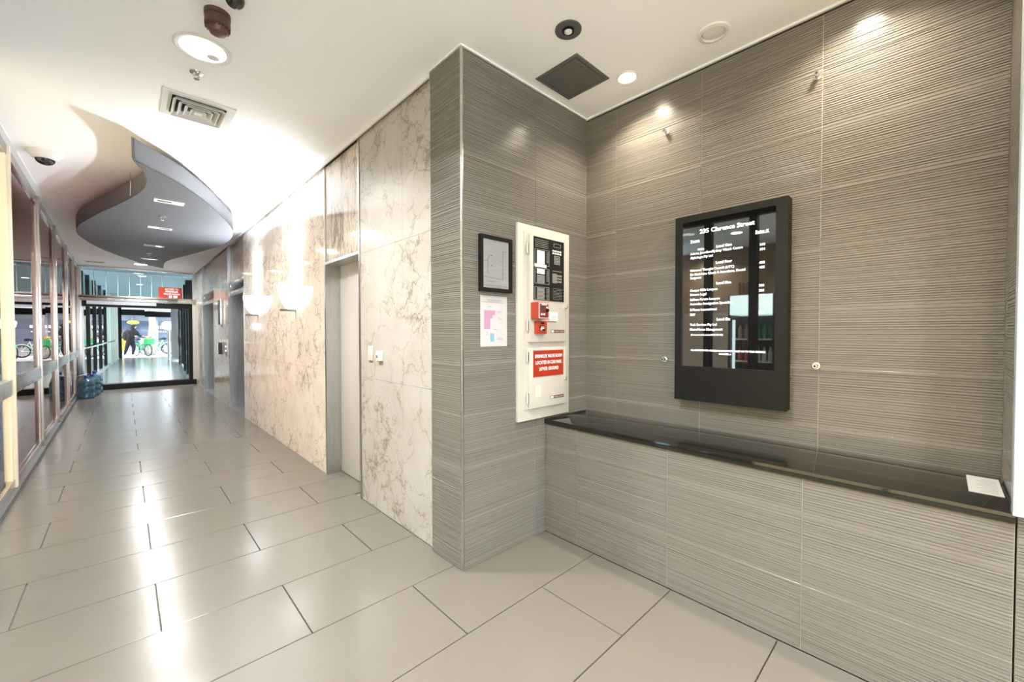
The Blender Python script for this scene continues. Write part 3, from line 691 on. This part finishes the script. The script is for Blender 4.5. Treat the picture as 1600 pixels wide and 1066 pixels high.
part('note_label', B(2.075, py(.0512), 1.445, 2.158, py(.050), 1.505), 'white_print', up)
part('note_line', MB().box(2.09, py(.0517), 1.476, 2.148, py(.0511), 1.479).box(2.09, py(.0517), 1.466, 2.148, py(.0511), 1.469), 'ink_light', up)
part('red_strip', B(2.045, py(.0512), 1.437, 2.142, py(.050), 1.441), 'red_dark', up)
for x, z in ((2.17, 1.545), (2.19, 1.535), (2.175, 1.528)): part('screw_mark', MB().lathe([(.003, -.0015), (.003, 0)], (x, py(.050), z), 8, 'Y'), 'grey_print', up)
def lock(par, x, z, d): part('lock', MB().lathe([(.006, -.016), (.010, -.012), (.010, 0)], (x, py(d), z), 16, 'Y'), 'chrome', par)
lock(up, 2.243, 1.542, .050); lock(lo, 2.240, 1.045, .046)
part('upper_badge', B(2.088, py(.0515), 1.365, 2.230, py(.050), 1.385), 'badge', up)
part('badge_logo', B(2.092, py(.052), 1.368, 2.118, py(.0515), 1.382), 'white_print', up)
part('badge_text', MB().box(2.126, py(.0519), 1.3715, 2.170, py(.0515), 1.3775).box(2.182, py(.0519), 1.3715, 2.222, py(.0515), 1.3775), 'grey_print', up)
part('lower_badge', B(2.088, py(.0475), .918, 2.230, py(.046), .938), 'badge', lo)
part('badge_logo', B(2.092, py(.048), .921, 2.118, py(.0475), .935), 'white_print', lo)
part('badge_text', MB().box(2.126, py(.0479), .9245, 2.170, py(.0475), .9305).box(2.182, py(.0479), .9245, 2.222, py(.0475), .9305), 'grey_print', lo)
part('blank_label', B(1.945, py(.0464), .945, 1.995, py(.046), 1.020), 'cream_wall', lo)
part('red_sign', B(1.920, py(.0485), 1.076, 2.222, py(.046), 1.249), 'red_sign', lo, 'red sign with white capital lettering')
for i, s in enumerate(('SPRINKLER VALVE ROOM', 'LOCATED IN CAR PARK', 'LOWER GROUND')):
    text('sign_text', s, .032, (2.071, py(.0492), 1.200-i*.042), RF, 'white_print', lo, 'CENTER', .0007, .76)
t = thing('picture_frame', (1.63, YF, 1.61), 'black picture frame holding a white floor plan on grey tiles', 'picture frame')
fx0, fx1, fz0, fz1 = 1.504, 1.757, 1.610, 1.942
part('frame', MB().box(fx0, py(.024), fz0, fx0+.020, YF-.0005, fz1).box(fx1-.020, py(.024), fz0, fx1, YF-.0005, fz1).box(fx0+.02, py(.024), fz0, fx1-.02, YF-.0005, fz0+.022).box(fx0+.02, py(.024), fz1-.022, fx1-.02, YF-.0005, fz1), 'black_frame', t)
part('print', B(fx0+.02, py(.010), fz0+.022, fx1-.02, YF-.001, fz1-.022), 'paper', t)
pl = MB()
def pline(x0, z0, x1, z1, w=.0016):
    a = Vector((x0, z0)); c = Vector((x1, z1)); dd = (c-a).normalized(); nn = Vector((-dd.y, dd.x))*w/2
    vv = []
    for y in (py(.0105), py(.0100)): vv.append([pl.bm.verts.new((q.x, y, q.y)) for q in (a+nn, c+nn, c-nn, a-nn)])
    pl.bm.faces.new(vv[0])
    for k in range(4): pl.bm.faces.new((vv[0][k], vv[0][(k+1) % 4], vv[1][(k+1) % 4], vv[1][k]))
for s in ((1.532, 1.86, 1.532, 1.70), (1.532, 1.70, 1.690, 1.688), (1.690, 1.688, 1.690, 1.86), (1.690, 1.86, 1.728, 1.862), (1.568, 1.72, 1.568, 1.80), (1.568, 1.80, 1.580, 1.825), (1.580, 1.825, 1.598, 1.828), (1.532, 1.79, 1.568, 1.795),
          (1.534, 1.648, 1.72, 1.648), (1.60, 1.638, 1.67, 1.638), (1.57, 1.672, 1.63, 1.672)): pline(*s)
for k in range(6): pline(1.672, 1.70+k*.025, 1.690, 1.70+k*.025, .001)
pline(1.596, 1.826, 1.602, 1.826, .006); pline(1.596, 1.765, 1.602, 1.765, .006)
part('plan_lines', pl, 'ink', t)
part('glass', B(fx0+.019, py(.0132), fz0+.02, fx1-.019, py(.0125), fz1-.02), 'pane_print', t)
t = thing('notice_poster', (1.62, YF, 1.283), 'unframed white plan notice with pink and blue areas, below the black picture frame', 'poster')
part('sheet', B(1.518, py(.0016), 1.283, 1.730, YF-.0003, 1.587), 'paper', t)
part('pink_area', MB().box(1.547, py(.002), 1.470, 1.633, py(.0015), 1.500).box(1.547, py(.002), 1.452, 1.612, py(.0015), 1.470).box(1.547, py(.002), 1.388, 1.594, py(.0015), 1.452), 'pink_print', t)
part('blue_area', B(1.594, py(.002), 1.312, 1.625, py(.0015), 1.362), 'blue_print', t)
tl = MB()
for (x, z, wd) in ((1.565, 1.562, .12), (1.572, 1.555, .10), (1.54, 1.547, .16), (1.575, 1.520, .03), (1.65, 1.492, .04), (1.65, 1.485, .02), (1.66, 1.455, .012), (1.66, 1.446, .03), (1.62, 1.385, .03), (1.56, 1.366, .018), (1.56, 1.352, .018), (1.65, 1.330, .05), (1.65, 1.322, .05)): tl.box(x, py(.002), z, x+wd, py(.0015), z+.003)
part('printed_text', tl, 'ink_light', t)
# ================================================================== DIRECTORY SCREEN
XS = 2.474
t = thing('directory_screen', (XN, .85, .955), 'tall black wall-mounted tenant directory screen with white lettering above the bench', 'screen')
part('housing', MB().box(XS, .553, .955, XN-.011, .607, 2.067).box(XS, 1.100, .955, XN-.011, 1.142, 2.067).box(XS, .607, .955, XN-.011, 1.100, 1.163).box(XS, .607, 2.030, XN-.011, 1.100, 2.067).box(XS+.03, .607, 1.163, XN-.011, 1.100, 2.030), 'black_housing', t)
part('glass', B(XS+.006, .607, 1.163, XS+.03, 1.100, 2.030), 'screen', t, 'glossy dark display glass')
XT = XS+.0052
def st(body, y, z, size, align='LEFT', bold=.0002, sx=1.): text('lettering', body, size, (XT, y, z), RX, 'screen_text', t, align, bold, sx)
st('235 Clarence Street', .853, 1.950, .034, 'CENTER', .0007, 1.04)
st('Tenant', 1.053, 1.905, .019); st('Suite #', .704, 1.900, .022)
part('underline', MB().box(XT-.0004, .996, 1.9005, XT, 1.053, 1.9018).box(XT-.0004, .637, 1.8955, XT, .704, 1.8970), 'screen_text', t)
for b, z in (('Level One', 1.854), ('Level Four', 1.762), ('Level Five', 1.643), ('Level Six', 1.435)): st(b, .863, z, .020, 'CENTER', .0007)
for b, z in (('Adorna Jewellers/Sydney Watch Centre', 1.830), ('Alphalogic Pty Ltd', 1.806), ('Universal Thought Consult (UTC)', 1.730), ('Dr Madeleine Cheah & Associates, Dental', 1.706), ('Surgeons', 1.686), ('Cooper Mills Lawyers', 1.611), ('Brixton Legal', 1.586), ('Sullivan Fernan Lawyers', 1.556), ('Australian Immigration Specialists', 1.530), ('E-Planet International', 1.495), ('EDP', 1.466), ('Teak Services Pty Ltd', 1.406), ('MetroHaven Management', 1.378)):
    st(b, 1.052, z, .0192, sx=.92)
st('(To access level 6, contact 0402 760 565)', 1.045, 1.348, .0125, sx=.86)
for b, z in (('100', 1.830), ('104', 1.805), ('403', 1.734), ('405', 1.709), ('501', 1.612), ('501', 1.585), ('501', 1.558), ('504', 1.465)): st(b, .684, z, .0185)
st('ALL DELIVERIES FOR OWNERS CORPORATION MUST GO TO TEAK SERVICES', .848, 1.256, .0125, 'CENTER', .0004, .92); st('ON LEVEL 6', .852, 1.238, .0125, 'CENTER')
# standoff fixings on the back wall
def standoff(y, z, label):
    x = XN-T
    t = thing('standoff_fixing', (x, y, z), label, 'wall fixing', 'steel standoff fixings on the back wall')
    part('flange', MB().lathe([(.018, -.004), (.020, -.0005)], (x, y, z), 22, 'X'), 'chrome_satin', t)
    part('barrel', MB().lathe([(.010, -.040), (.012, -.036), (.012, -.003)], (x, y, z), 18, 'X'), 'chrome', t)
    part('socket', MB().lathe([(.0055, -.0405), (.0055, -.0385)], (x, y, z), 12, 'X'), 'black_frame', t)
standoff(1.243, 2.655, 'small steel standoff fixing high on the tiles left of the directory screen')
standoff(.450, 2.655, 'small steel standoff fixing high on the tiles right of the directory screen')
standoff(1.243, 1.193, 'small steel standoff fixing beside the lower left of the directory screen')
standoff(.441, 1.196, 'small steel standoff fixing beside the lower right of the directory screen')
# ================================================================== ENTRANCE END
we = struct('wall_end')
part('beam', B(-.78, YE-.06, 2.14, XM+.01, YE+.06, 2.27, bev=.006), 'chrome_satin', we)
part('beam_bead', B(-.78, YE-.075, 2.175, XM+.01, YE-.06, 2.235, bev=.004), 'chrome', we)
part('top_rail', B(-.78, YE-.04, 2.93, XM+.01, YE+.04, ZC, bev=.003), 'chrome_satin', we)
part('corner_post', B(XM-.05, YE-.05, 2.27, XM+.01, YE+.04, 2.93), 'chrome_satin', we)
part('reveal', B(1.345, YE-.04, .13, XM+.01, YE+.06, 2.14), 'cream_wall', we)
part('corner_post', B(-.79, YE-.05, 0, -.70, YE+.04, 2.93, bev=.004), 'chrome_satin', we)
part('upper_blank', B(-.8, YE+.5, 2.9, 2.2, YE+.6, 3.2), 'facade_white', we)
w7 = struct('window_7')
xs = [-.70+i*(XM-.05+.70)/10 for i in range(11)]
for a, c in zip(xs, xs[1:]): part('pane', B(a+.003, YE-.004, 2.27, c-.003, YE+.004, 2.93), 'pane_teal', w7)
for a in xs[1:-1]: part('joint', B(a-.006, YE-.006, 2.27, a+.006, YE+.03, 2.93), 'glass_edge', w7)
t = thing('sprinkler_sign', (.9, YE-.01, 2.28), 'red sign with white lettering on the glass above the entrance', 'sign')
part('board', B(.665, YE-.014, 2.275, 1.135, YE-.006, 2.555), 'red_sign', t)
for i, s in enumerate(('ACCESS TO', 'SPRINKLER', 'VALVE ROOM')): text('lettering', s, .062, (.93, YE-.015, 2.485-i*.062), RF, 'white_print', t, 'CENTER', .002, .85)
part('white_figure', MB().box(.87, YE-.0155, 2.285, .93, YE-.014, 2.345).box(.96, YE-.0155, 2.285, 1.04, YE-.014, 2.345), 'white_print', t)
d4 = struct('door_4')
part('step', B(-.46, YE-.05, 0, XM, YE+.2, .13), 'black_frame', d4)
part('header', B(-.70, YE-.02, 2.00, 1.345, YE+.10, 2.135), 'black_frame', d4)
part('operator_cover', B(-.62, YE-.05, 2.055, .62, YE-.02, 2.135), 'steel', d4)
part('jamb', B(1.262, YE-.03, .13, 1.345, YE+.1, 2.0), 'black_frame', d4)
part('jamb', B(-.70, YE-.03, .0, -.675, YE+.1, 2.0), 'chrome_satin', d4)
part('leaf_pane', B(1.10, YE+.30, .15, 1.24, YE+.31, 2.0), 'pane_clear', d4)
# passage to the street
ps = struct('floor_passage')
def PL(y): return -.78+.0415*(y-14)      # left edge of the passage
def PR(y): return 1.36+.042*(y-14)
mb = MB()
mb.prism([(PL(14.09)-.5, 14.09), (PR(14.09)+.5, 14.09), (PR(28)+.5, 28), (PL(28)-.5, 28)], -.1, .122); part('bed', mb, 'passage_grout', ps)
for r in range(23):
    y0 = 14.1+r*.6
    for k in range(-1, 4):
        x0 = PL(y0)+.0+k*.6+.1
        part('tile', MB().prism([(x0+.003, y0+.003), (x0+.597, y0+.003), (x0+.597+.02, y0+.597), (x0+.003+.02, y0+.597)], .118, .13), 'passage_tile', ps)
sstruct('ceiling_passage', MB().prism([(PL(14)-1, YE+.05), (PR(14)+1.2, YE+.05), (PR(28)+1.2, 28.2), (PL(28)-1, 28.2)], 2.95, 3.05), 'passage_ceiling')
wpl = struct('wall_passage_left')
for y in (14.75, 16.1, 17.7, 19.4, 21.2): part('post', B(PL(y)-.03, y-.10, .13, PL(y)+.035, y+.10, 2.95), 'black_frame', wpl)
for a, c in ((14.2, 16.1), (16.1, 17.7), (17.7, 19.4), (19.4, 21.2), (21.2, 22.6)):
    part('pane', MB().prism([(PL(a)-.008, a), (PL(a), a), (PL(c), c), (PL(c)-.008, c)], .2, 2.95), 'pane_clear', wpl)
for y in (22.9, 23.9, 25.0, 26.2, 27.2): part('pilaster', B(PL(y)-.05, y-.30, .13, PL(y)+.045, y+.30, 2.95, bev=.01), 'cream_wall', wpl)
part('back', MB().prism([(PL(22.6)-.10, 22.6), (PL(22.6)-.02, 22.6), (PL(28)-.02, 28), (PL(28)-.10, 28)], .13, 2.95), 'cream_wall', wpl)
part('handrail', MB().tube([(PL(14.4)+.09, 14.4, 1.0), (PL(24)+.09, 24, 1.05)], .025, 8), 'chrome', wpl)
part('skirting', MB().prism([(PL(14.2), 14.2), (PL(14.2)+.05, 14.2), (PL(27.8)+.05, 27.8), (PL(27.8), 27.8)], .13, .20), 'chrome_satin', wpl)
wpr = struct('wall_passage_right')
for y in (15.6, 17.2, 21.0): part('post', B(PR(y)-.07, y-.05, .13, PR(y)+.03, y+.05, 2.95), 'black_frame', wpr)
for a, c in ((14.2, 15.6), (15.6, 17.2), (17.2, 21.0), (21.0, 27.8)): part('pane', MB().prism([(PR(a)+.01, a), (PR(a)+.018, a), (PR(c)+.018, c), (PR(c)+.01, c)], .2, 2.95), 'pane_clear', wpr)
part('column', B(PR(23)-.25, 22.9, .13, PR(23)-.02, 23.1, 2.95), 'chrome_satin', wpr)
part('lock_box', B(PR(17)-.22, 16.9, 1.06, PR(17)-.05, 17.05, 1.28, bev=.005), 'black_frame', wpr)
d5 = struct('door_5')
part('post', B(PL(28)-.08, 27.9, .13, PL(28)+.14, 28.1, 2.95), 'black_frame', d5)
part('header', B(PL(28)+.1, 27.9, 2.26, .80, 28.1, 2.55), 'black_frame', d5); part('header', B(.80, 28.0, 2.20, PR(28)+.6, 28.15, 2.49), 'black_frame', d5)
t = thing('lantern', (1.62, 24.5, .13), 'bright white glass lantern at the street end of the passage', 'lamp')
part('shade', MB().lathe([(.10, 0), (.22, .10), (.24, .28), (.16, .36)], (1.50, 24.5, 1.52), 20), 'sconce_glass', t); part('post', MB().lathe([(.05, 0), (.05, 1.40)], (1.50, 24.5, .13), 14), 'chrome_satin', t)
# water bottles by the entrance
def water_bottle(x, y, label, s=1., cap=True):
    t = thing('water_bottle', (x, y, 0), label, 'water bottle', 'blue water cooler bottles at the entrance')
    p = [(.120, .0), (.132, .012), (.134, .10), (.126, .115), (.126, .125), (.134, .14), (.134, .24), (.126, .255), (.134, .27), (.132, .33), (.105, .37), (.045, .40), (.028, .42), (.028, .45)]
    part('body', MB().lathe([(r*s, h*s) for r, h in p], (x, y, .001), 28), 'bottle_blue', t)
    if cap: part('cap', MB().lathe([(.033*s, .43*s), (.033*s, .475*s), (.028*s, .48*s)], (x, y, .001), 18), 'cap_blue', t)
water_bottle(-.585, 12.35, 'blue plastic water bottle with paper on it, nearest the corridor'); water_bottle(-.515, 12.80, 'blue plastic water bottle standing second from the corridor', .98); water_bottle(-.50, 13.45, 'blue plastic water bottle standing closest to the entrance glass', 1.05)
solo('tag_sheet', MB().box(-.70, 12.21, .50, -.54, 12.33, .502, rotz=.5), 'paper', (-.62, 12.27, .487), 'white sheet of paper lying on the nearest water bottle', 'paper')
bpy.data.objects['tag_sheet'].rotation_euler = (0, -.25, 0)
# ================================================================== STREET
gs = tag(link('ground', B(-20, 28.0, -.2, 24, 34, .128).mesh('ground')), None, None, None, 'structure'); gs.data.materials.append(M['pavement'])
rd = tag(link('road', B(-20, 34, -.2, 24, 60, .03).mesh('road')), None, None, None, 'structure'); rd.data.materials.append(M['road'])
bd = thing('shop_building', (1, 44, 0), 'grey shop building with dark glass and white bands across the street', 'building')
part('wall', B(-14, 44.3, 0, 18, 45, 9), 'facade_grey', bd); part('band', B(-14, 43.4, 2.75, 18, 44.3, 3.15), 'facade_white', bd); part('upper_band', B(-14, 44.0, 3.6, 18, 44.3, 5.2), 'facade_white', bd)
for i in range(16):
    x = -10+i*1.5; part('window', B(x+.06, 44.2, .45, x+1.44, 44.3, 2.35), 'facade_glass', bd); part('pier', B(x-.06, 44.1, 0, x+.06, 44.3, 2.75), 'facade_grey' if i % 3 else 'facade_white', bd)
for i in range(5): part('sign_mark', B(1.75+i*.22, 44.05, 1.74, 1.90+i*.22, 44.2, 1.95), 'facade_white', bd)
for i in range(6): part('sign_mark', B(1.85+i*.16, 44.05, 1.44, 1.93+i*.16, 44.2, 1.52), 'facade_white', bd)
t = thing('yellow_sign', (.5, 43.0, 0), 'oval yellow sign on a post across the street above the person', 'sign')
ov = MB().lathe([(.10, -.03), (.36, -.02), (.36, .02), (.10, .03)], (.55, 43, 2.20), 24, 'Y')
for v in ov.bm.verts: v.co.z = 2.20+(v.co.z-2.20)*.36
part('panel', ov, 'yellow', t); part('post', MB().lathe([(.04, 0), (.04, 2.06)], (.55, 43, .03), 10), 'dark_metal', t)
t = thing('yellow_pillar', (-.13, 42.0, 0), 'upright yellow box on the far pavement left of the person', 'pillar')
part('body', B(-.30, 41.8, .03, .12, 42.2, 1.35, bev=.02), 'yellow', t)
part('cap', B(-.33, 41.77, 1.35, .15, 42.23, 1.42, bev=.01), 'dark_metal', t)
t = thing('street_tree', (1.15, 30.6, .13), 'pale mottled tree trunk standing on the pavement beyond the entrance', 'tree')
part('trunk', MB().tube([(1.12, 30.6, .10), (1.12, 30.6, .5), (1.14, 30.6, .9), (1.17, 30.6, 1.4), (1.20, 30.6, 1.8), (1.18, 30.6, 2.3), (1.25, 30.6, 3.2), (1.3, 30.6, 4.5)], [.33, .25, .20, .17, .165, .15, .14, .12], 14), 'bark', t)
part('branch', MB().tube([(1.19, 30.6, 2.0), (1.0, 30.55, 2.6), (.7, 30.5, 3.6)], [.09, .07, .05], 10), 'bark', t)
# bicycles
def bicycle(x, y, rz, colour, label, basket=True):
    t = thing('bicycle', (x, y, .13), label, 'bicycle', 'bicycles on the pavement')
    R = .32; A, Bk = Vector((-.5, 0, R)), Vector((.5, 0, R))
    mats = []
    def p(name, mb, m, par=t):
        o = link(name, mb.mesh(name), par); o.data.materials.append(M[m]); return o
    for nme, c in (('rear_wheel', A), ('front_wheel', Bk)):
        wv = p(nme, MB().tube([c+R*.95*Vector((math.cos(a*math.pi/14), 0, math.sin(a*math.pi/14))) for a in range(28)], .022, 8, True), 'rubber')
        sp = MB()
        for k in range(8):
            a = k*math.pi/4; sp.tube([c, c+R*.94*Vector((math.cos(a), 0, math.sin(a)))], .005, 4)
        p('spokes', sp, 'chrome_satin', wv)
        p('fender', MB().tube([c+R*1.08*Vector((math.cos(a), 0, math.sin(a))) for a in [x_*.2+.5 for x_ in range(11)]], .022, 6), colour)
    bb, st_, hd = Vector((-.08, 0, .30)), Vector((-.22, 0, .78)), Vector((.36, 0, .80))
    fm = MB().tube([bb, st_], .022).tube([bb, hd], .03).tube([Vector((-.18, 0, .62)), hd], .022).tube([bb, A], .016).tube([st_, A], .014)
    p('frame', fm, colour); p('fork', MB().tube([hd+Vector((-.03, 0, .16)), hd, Bk], .02), colour)
    p('handlebar', MB().tube([(.28, -.28, 1.02), (.34, -.15, .99), (.33, 0, .97), (.34, .15, .99), (.28, .28, 1.02)], .014), 'rubber')
    p('saddle', MB().tube([(-.40, 0, .90), (-.30, 0, .91), (-.16, 0, .89), (-.08, 0, .87)], [.06, .075, .04, .02], 10), 'rubber'); p('seat_post', MB().tube([st_, (-.26, 0, .89)], .014), 'chrome')
    p('crank', MB().tube([(-.08, -.09, .16), (-.08, -.05, .30), (-.08, .05, .30), (-.08, .09, .44)], .012), 'dark_metal')
    if basket:
        bk_ = MB().box(.44, -.16, .66, .46, .16, .92).box(.70, -.16, .66, .72, .16, .94).box(.44, -.17, .66, .72, -.15, .93).box(.44, .15, .66, .72, .17, .93).box(.44, -.16, .64, .72, .16, .66); p('basket', bk_, colour)
        p('headlight', MB().lathe([(.04, 0), (.06, .05), (.05, .08)], (.42, 0, 1.0), 12, 'X'), 'yellow')
    t.rotation_euler = (0, 0, rz)
    return t
bicycle(.72, 30.0, math.radians(-62), 'bike_green', 'green share bicycle with basket held by the person in black')
bicycle(1.42, 31.7, math.radians(192), 'bike_white', 'pale bicycle parked behind the tree trunk')
bicycle(2.15, 31.0, math.radians(70), 'bike_teal', 'teal bicycle with basket parked right of the tree trunk')
bicycle(2.75, 33.1, math.radians(110), 'bike_white', 'pale bicycle parked farthest back on the pavement', False)
bicycle(1.55, 33.0, math.radians(150), 'bike_green', 'green bicycle parked in the row behind the tree', True)
# person leaning onto the green bicycle
def person():
    base = Vector((.27, 29.7, .13))
    r = Vector((.725, -.689, 0))      # rightwards as seen in the picture
    f = Vector((.689, .725, 0))       # away from the viewer
    def Q(a, d, z): return base+r*a+f*d+Vector((0, 0, z))
    J = {}; E = []; V = []
    def add(n, p, rad, par=None):
        J[n] = len(V); V.append((p, rad)); 
        if par is not None: E.append((J[par], J[n]))
    add('pelvis', Q(-.02, 0, .84), (.17, .15)); add('waist', Q(.02, 0, 1.0), (.18, .155), 'pelvis'); add('chest', Q(.07, 0, 1.18), (.205, .17), 'waist'); add('collar', Q(.12, 0, 1.35), (.13, .11), 'chest')
    add('neck', Q(.16, 0, 1.43), (.058, .058), 'collar'); add('chin', Q(.20, 0, 1.49), (.070, .068), 'neck'); add('skull', Q(.20, 0, 1.57), (.092, .080), 'chin'); add('crown', Q(.19, 0, 1.65), (.060, .055), 'skull')
    for s, n in ((-1, 'l'), (1, 'r')):
        add('hip'+n, Q(-.03, .09*s, .80), (.125, .12), 'pelvis'); add('knee'+n, Q(-.02+.10*s if s > 0 else -.13, .10*s, .46), (.085, .085), 'hip'+n); add('ankle'+n, Q(-.02+(.02 if s > 0 else -.22), .10*s, .09), (.045, .045), 'knee'+n)
        add('toe'+n, Q(.14+(.0 if s > 0 else -.2), .11*s, .045), (.042, .035), 'ankle'+n)
        add('sh'+n, Q(.11, .20*s, 1.31), (.10, .10), 'collar'); add('elb'+n, Q(.24, .25*s, 1.10), (.068, .068), 'sh'+n); add('wr'+n, Q(.40, .22*s, 1.08), (.034, .034), 'elb'+n); add('palm'+n, Q(.48, .22*s, 1.08), (.036, .024), 'wr'+n)
        for k in range(4): 
            q = Q(.545+.006*(1-abs(k-1.5)), (.22+.02*(k-1.5))*s, 1.075); add('fa%d%s' % (k, n), q, (.009, .009), 'palm'+n); add('fb%d%s' % (k, n), q+r*.012+Vector((0, 0, -.035)), (.008, .008), 'fa%d%s' % (k, n))
        add('th'+n, Q(.50, (.22-.045)*s, 1.06), (.010, .010), 'palm'+n); add('tt'+n, Q(.53, (.22-.05)*s, 1.04), (.008, .008), 'th'+n)
    me = bpy.data.meshes.new('person'); me.from_pydata([p for p, _ in V], E, []); o = bpy.data.objects.new('tmp_person', me); COL.objects.link(o)
    md = o.modifiers.new('skin', 'SKIN'); sd = me.skin_vertices[0].data
    for i, (_, rd_) in enumerate(V): sd[i].radius = rd_; sd[i].use_root = (i == 0)
    s2 = o.modifiers.new('sub', 'SUBSURF'); s2.levels = 2; s2.render_levels = 2
    bpy.context.view_layer.update(); dg = bpy.context.evaluated_depsgraph_get()
    m2 = bpy.data.meshes.new_from_object(o.evaluated_get(dg)); bpy.data.objects.remove(o)
    for v in m2.vertices: v.co -= base
    for n in ('cloth_black', 'cloth_trouser', 'skin', 'shoe'): m2.materials.append(M[n])
    for pgn in m2.polygons:
        c = pgn.center; a = c.dot(r); pgn.use_smooth = True
        pgn.material_index = 3 if c.z < .09 else 1 if c.z < .86 and a < .30 else 2 if (c.z > 1.42 or a > .43) else 0
    P = tag(link('person', m2, None, base), 'person in black hooded top and dark trousers leaning on a green bicycle outside', 'person')
    def loc(a, d, z): return r*a+f*d+Vector((0, 0, z))
    def pp_(name, mb, m): 
        o = link(name, mb.mesh(name), P); o.data.materials.append(M[m]); return o
    hp = MB().tube([loc(.11, 0, 1.36), loc(.135, 0, 1.46), loc(.15, 0, 1.57), loc(.17, 0, 1.65), loc(.185, 0, 1.70)], [.13, .115, .118, .10, .04], 16); pp_('hood', hp, 'cloth_black')
    pp_('backpack', MB().tube([loc(-.17, 0, .86), loc(-.20, 0, .98), loc(-.17, 0, 1.18), loc(-.06, 0, 1.38)], [.13, .19, .20, .12], 14), 'cloth_black')
    pp_('nose', MB().tube([loc(.275, 0, 1.59), loc(.305, 0, 1.555), loc(.28, 0, 1.545)], [.008, .016, .012], 8), 'skin')
    for s in (-1, 1): pp_('eye', MB().lathe([(.004, -.006), (.010, 0), (.004, .006)], loc(.282, .032*s, 1.585), 8), 'hair')
    pp_('mouth', MB().tube([loc(.268, -.022, 1.515), loc(.276, 0, 1.513), loc(.268, .022, 1.515)], .005, 6), 'red_dark')
person()
